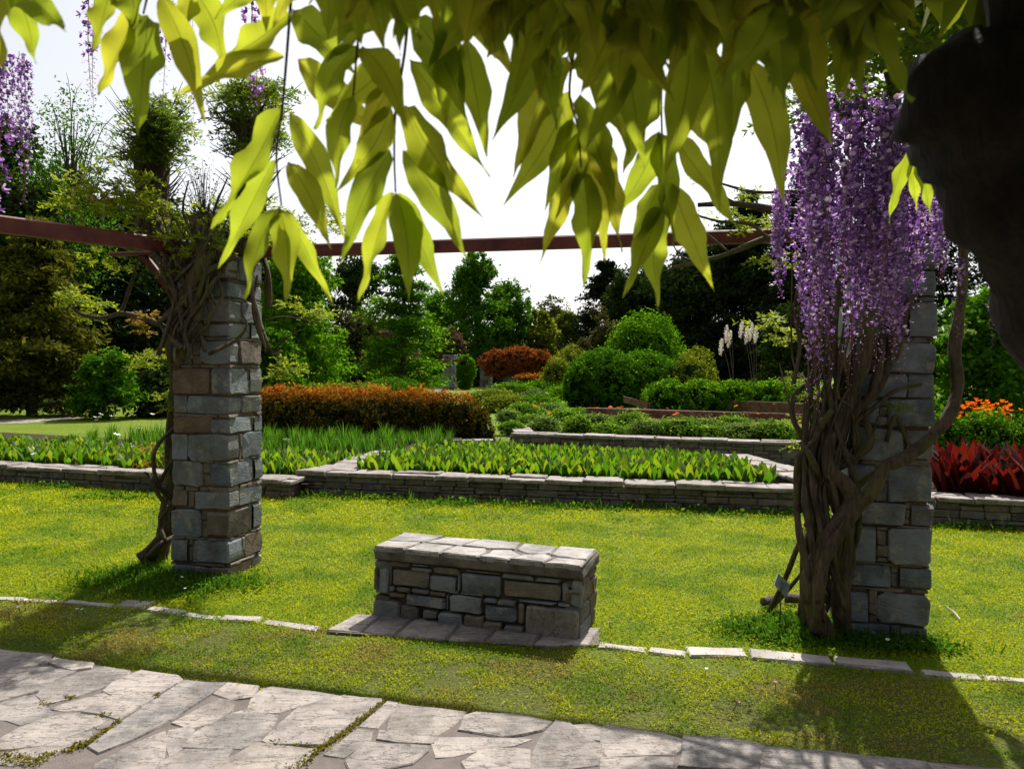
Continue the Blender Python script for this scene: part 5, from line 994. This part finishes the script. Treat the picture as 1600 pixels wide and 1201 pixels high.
def lawn():
    r2 = np.random.RandomState(77); out = []
    bands = [(3.0, 4.7, 10500, .0135), (4.7, 6.2, 8000, .015), (6.2, 8.0, 5000, .018), (8.0, 11.2, 3000, .025)]
    px_ = np.array([p[0] for p in PE]); py_ = np.array([p[1] for p in PE])
    for y0, y1, den, sz in bands:
        xm = y1 * .74 + .4; n = int((y1 - y0) * 2 * xm * den); x = r2.uniform(-xm, xm, n); y = r2.uniform(y0, y1, n)
        ok = y > np.interp(x, px_, py_) + .012 - .05 * lattice(x, y, 5, 5)
        bo2 = (np.stack([x, y], 1) - bo[:2]); u_ = bo2 @ bx[:2]; v_ = bo2 @ by[:2]; ok &= ~((u_ > .02) & (u_ < BL - .02) & (v_ > .0) & (v_ < BD))
        ap = np.array([P(a, b)[:2] for a, b in ((510, 989), (918, 1013), (938, 987), (556, 963))]); 
        for q in (ap,):
            ins = np.ones(n, bool)
            for i in range(4): e = q[(i + 1) % 4] - q[i]; ins &= (e[0] * (y - q[i][1]) - e[1] * (x - q[i][0])) > .0
            ok &= ~ins
        for C, w in ((CL, .49), (CR, .48)): d = np.stack([x, y], 1) - C[:2]; a = d @ EX[:2]; b = d @ EY[:2]; ok &= ~((a < 0) & (a > -w) & (b > 0) & (b < w))
        for A, B, nn in ((WB0, WB1, nB), (WA0, WA1, nA), (WD0, WD1, nD)):
            t_ = ((x - A[0]) * (B - A)[0] + (y - A[1]) * (B - A)[1]) / ((B - A)[:2] @ (B - A)[:2]); dd = (x - A[0]) * nn[0] + (y - A[1]) * nn[1]; ok &= ~((t_ > -.02) & (t_ < 1.02) & (dd > .0))
        for o_ in kerb.children:                # keep the edging stones clear
            V_ = np.array([v.co for v in o_.data.vertices])[:, :2]; c_ = np.array(o_.location)[:2]; ctr = c_; L_ = V_.max(0) - V_.min(0); th_ = math.atan2(*(np.cov(V_.T)[1, ::1] if False else (0, 1))) ; w_, e_ = np.linalg.eigh(np.cov(V_.T)); pr = V_ @ e_; lo, hi = pr.min(0), pr.max(0)
            q_ = (np.stack([x, y], 1) - c_) @ e_; ok &= ~((q_[:, 0] > lo[0] + .022 * lattice(x, y, 31, 21)) & (q_[:, 0] < hi[0] - .05 * lattice(x, y, 32, 17)) & (q_[:, 1] > lo[1] + .05 * lattice(x, y, 33, 17)) & (q_[:, 1] < hi[1] - .05 * lattice(x, y, 34, 17)))
        gv = y + .2126 * x; bare = lattice(x, y, 9, 3.1) * .6 + lattice(x, y, 10, 8.7) * .4
        ok &= ~((gv < 4.55) & (bare > .64) & (r2.uniform(0, 1, n) < .85)); x, y = x[ok], y[ok]; n = len(x)
        dens = lattice(x, y, 12, 2.3); hgt = sz * (.7 + .8 * dens) * r2.uniform(.6, 1.4, n); up = r2.uniform(0, 1, n) < .26
        pos = np.stack([x, y, np.where(up, 0, r2.uniform(.4, 1.5, n) * sz)], 1); nr = r2.normal(size=(n, 3)) * .55 + np.array([0, 0, 1.]); dv = r2.normal(size=(n, 3)); nr[up] = r2.normal(size=(up.sum(), 3)) * [1, 1, .15]; dv[up] = r2.normal(size=(up.sum(), 3)) * .45 + [0, 0, 1.1]
        s = np.where(up, hgt * 1.5, sz * .95 * r2.uniform(.6, 1.2, n)); asp = np.where(up, .16, .75)
        for sel, a_ in ((up, .15), (~up, .75)): out.append(leaf_quads(pos[sel], nr[sel], s[sel], a_, r2, dv[sel]))
    return merge(out)
_V, _F = lawn(); tag(link('grass', mesh_np('grass', _V, _F), M_GRASS), 'short bright green clover and grass covering the lawn', 'grass', kind='stuff')
# longer weeds round the feet of the pillars and the bench
def weeds(pts, r, n, h, seed, wide):
    r2 = np.random.RandomState(seed); o_ = []
    for p in pts:
        q = p + np.stack([r2.normal(size=n) * r[0], r2.normal(size=n) * r[1], np.zeros(n)], 1); fall = np.exp(-((q - p)[:, 0] / r[0]) ** 2 * .5); z = h * fall * r2.uniform(.1, 1, n); q[:, 2] = z * r2.uniform(.2, 1, n)
        o_.append(leaf_quads(q, r2.normal(size=(n, 3)) * .7 + EZ * .6, wide * r2.uniform(.6, 1.3, n), .6, r2)); k = n // 8; b = p + np.stack([r2.normal(size=k) * r[0], r2.normal(size=k) * r[1], np.zeros(k)], 1); o_.append(leaf_quads(b, r2.normal(size=(k, 3)) * [1, 1, .1], h * r2.uniform(.6, 1.4, k), .1, r2, r2.normal(size=(k, 3)) * .4 + EZ))
    return merge(o_)
M_WEED = LM('weed_leaf', [(.03, .09, .010), (.05, .13, .012), (.09, .17, .016)], trans=.45)
for px, r, n, h, lb in (([(230, 895), (290, 905), (340, 915), (190, 910), (260, 925)], (.22, .12), 1500, .075, 'lush green weeds round the foot of the left pillar'), ([(1180, 985), (1240, 975), (1300, 990), (1360, 1005), (1430, 1010), (1240, 1000)], (.16, .09), 1300, .07, 'lush green weeds round the foot of the right pillar and trunk'), ([(600, 960), (840, 972), (860, 974), (720, 968)], (.05, .02), 160, .09, 'grass tufts growing at the foot of the stone bench')):
    tag(link('weeds', mesh_np('weeds', *weeds([P(x, y) for x, y in px], r, n, h, n, .03)), M_WEED), lb, 'weeds', kind='stuff')
pts = [P(x, y) for x, y in ((180, 782), (700, 790), (800, 792), (900, 796), (1000, 797), (1100, 801), (1200, 806), (600, 783), (520, 779), (330, 775), (80, 763), (1520, 828), (1230, 800))]
tag(link('weeds', mesh_np('weeds', *weeds(pts, (.35, .05), 260, .12, 55, .05)), M_WEED), 'dark grass growing along the foot of the bed walls', 'weeds', kind='stuff')
# moss in the joints of the path
def moss(lines, seed):
    r2 = np.random.RandomState(seed); o_ = []
    for a, b, w, n in lines:
        A, B = P(*a), P(*b); t_ = r2.uniform(0, 1, n); q = A + np.outer(t_, B - A) + r2.normal(size=(n, 3)) * [w, w, 0]; q[:, 2] = .02 + r2.uniform(0, .018, n); o_.append(leaf_quads(q, r2.normal(size=(n, 3)) * .7 + EZ, .014 * r2.uniform(.6, 1.4, n), .5, r2))
    return merge(o_)
M_MOSS = LM('joint_moss', [(.07, .075, .008), (.13, .12, .012), (.20, .16, .02), (.12, .14, .012)], trans=.3)
tag(link('moss', mesh_np('moss', *moss([((598, 1106), (545, 1150), .008, 420), ((545, 1150), (480, 1195), .010, 420), ((480, 1195), (440, 1225), .012, 300), ((420, 1170), (500, 1178), .006, 160), ((136, 1172), (185, 1138), .010, 320), ((100, 1184), (140, 1170), .012, 300), ((155, 1126), (168, 1128), .008, 60), ((240, 1098), (247, 1095), .008, 60), ((0, 1190), (60, 1203), .02, 500), ((60, 1196), (85, 1188), .012, 160), ((64, 1104), (72, 1112), .008, 40), ((100, 1100), (115, 1098), .008, 80)], 4)), M_MOSS), 'yellow green moss growing in the joints of the flagstone path', 'moss', kind='stuff')
r2 = np.random.RandomState(31)
flowers('daisy', F_WHITE, [P(x, y) for x, y in ((28, 950), (40, 953), (35, 961), (54, 950), (122, 969), (136, 964), (200, 968), (106, 982), (990, 785), (1010, 779), (1015, 786), (1040, 787), (935, 790), (940, 784), (950, 781), (1205, 788), (1220, 790), (1238, 792), (1160, 796), (1130, 800), (1075, 795), (300, 906), (280, 912), (292, 932), (1102, 1058), (1388, 1017), (600, 790), (12, 757), (20, 756))], 'tiny white daisy in the lawn', 'daisies in the lawn')
flowers('pink_daisy', F_PINK, [P(x, y) for x, y in ((1395, 1012), (1408, 1012), (1421, 1008), (1428, 1014), (1440, 1013), (1462, 1008), (955, 984), (1145, 1110), (1232, 1050), (1367, 1056), (1210, 1084))], 'tiny pink flower head in the grass on the right', 'pink flower heads', (.8, 1.2))
m = MB(); a, b = P(1480, 955), P(1500, 972); tube(m, [a + EZ * .03, (a + b) / 2 + EZ * .035, b + EZ * .02], [.006, .006, .004], 6, 3, .15); tag(m.build('dead_twig', plain_mat('bleached_twig', (.5, .44, .36), .8, 20, .3)), 'short bleached twig lying on the lawn right of the pillar', 'twig', kind='thing')
# cut logs and the plant label at the right trunk
for i, (px, r, lb) in enumerate([([(1192, 950), (1212, 944)], .028, 'short cut log end lying left of the twisted trunk'), ([(1226, 944), (1250, 946), (1272, 950)], .03, 'weathered log lying against the foot of the twisted trunk')]):
    m = MB(); pts = [P(x, y) + EZ * .045 for x, y in px]
    if len(pts) == 2: pts = [pts[0], (pts[0] + pts[1]) / 2, pts[1]]
    tube(m, pts, [r, r * 1.05, r], 10, 4, .12, i); tag(m.build('cut_log', M_VINE2, None, True), lb, 'log', kind='thing')
tl, tr_, br_, bl_ = D(1216, 895, 4.78), D(1235, 913, 4.80), D(1229, 933, 4.76), D(1210, 913, 4.74)
R = root('plant_label', P(1222, 950), 'small pale tilted plant label on a short stake beside the twisted trunk', 'sign')
nn = unit(np.cross(tr_ - tl, bl_ - tl)); nn = nn if nn[1] < 0 else -nn; m = MB(); m.add([p + nn * k for k in (0, -.004) for p in (tl, tr_, br_, bl_)], [(0, 1, 2, 3), (7, 6, 5, 4), (0, 4, 5, 1), (1, 5, 6, 2), (2, 6, 7, 3), (3, 7, 4, 0)]); m.build('plate', plain_mat('pale_label_plastic', (.42, .50, .55), .4, 20, .08), R)
m = MB()
for v0, u0, u1 in ((.30, .25, .8), (.42, .3, .7), (.56, .2, .62), (.68, .3, .75)):
    q = lambda u_, v_: tl + (tr_ - tl) * u_ + (bl_ - tl) * v_ + nn * .0015
    m.add([q(u0, v0), q(u1, v0), q(u1, v0 + .05), q(u0, v0 + .05)], [(0, 1, 2, 3)])
m.build('printed_lines', plain_mat('label_ink', (.16, .20, .26), .6, 9, .1), R); m = MB(); tube(m, [(bl_ + br_) / 2 - nn * -.006 + EZ * .03, (bl_ + br_) / 2 * [1, 1, 0] + np.array([0, .01, -.02])], [.004, .004], 6, 2); m.build('stake', M_VINE2, R)
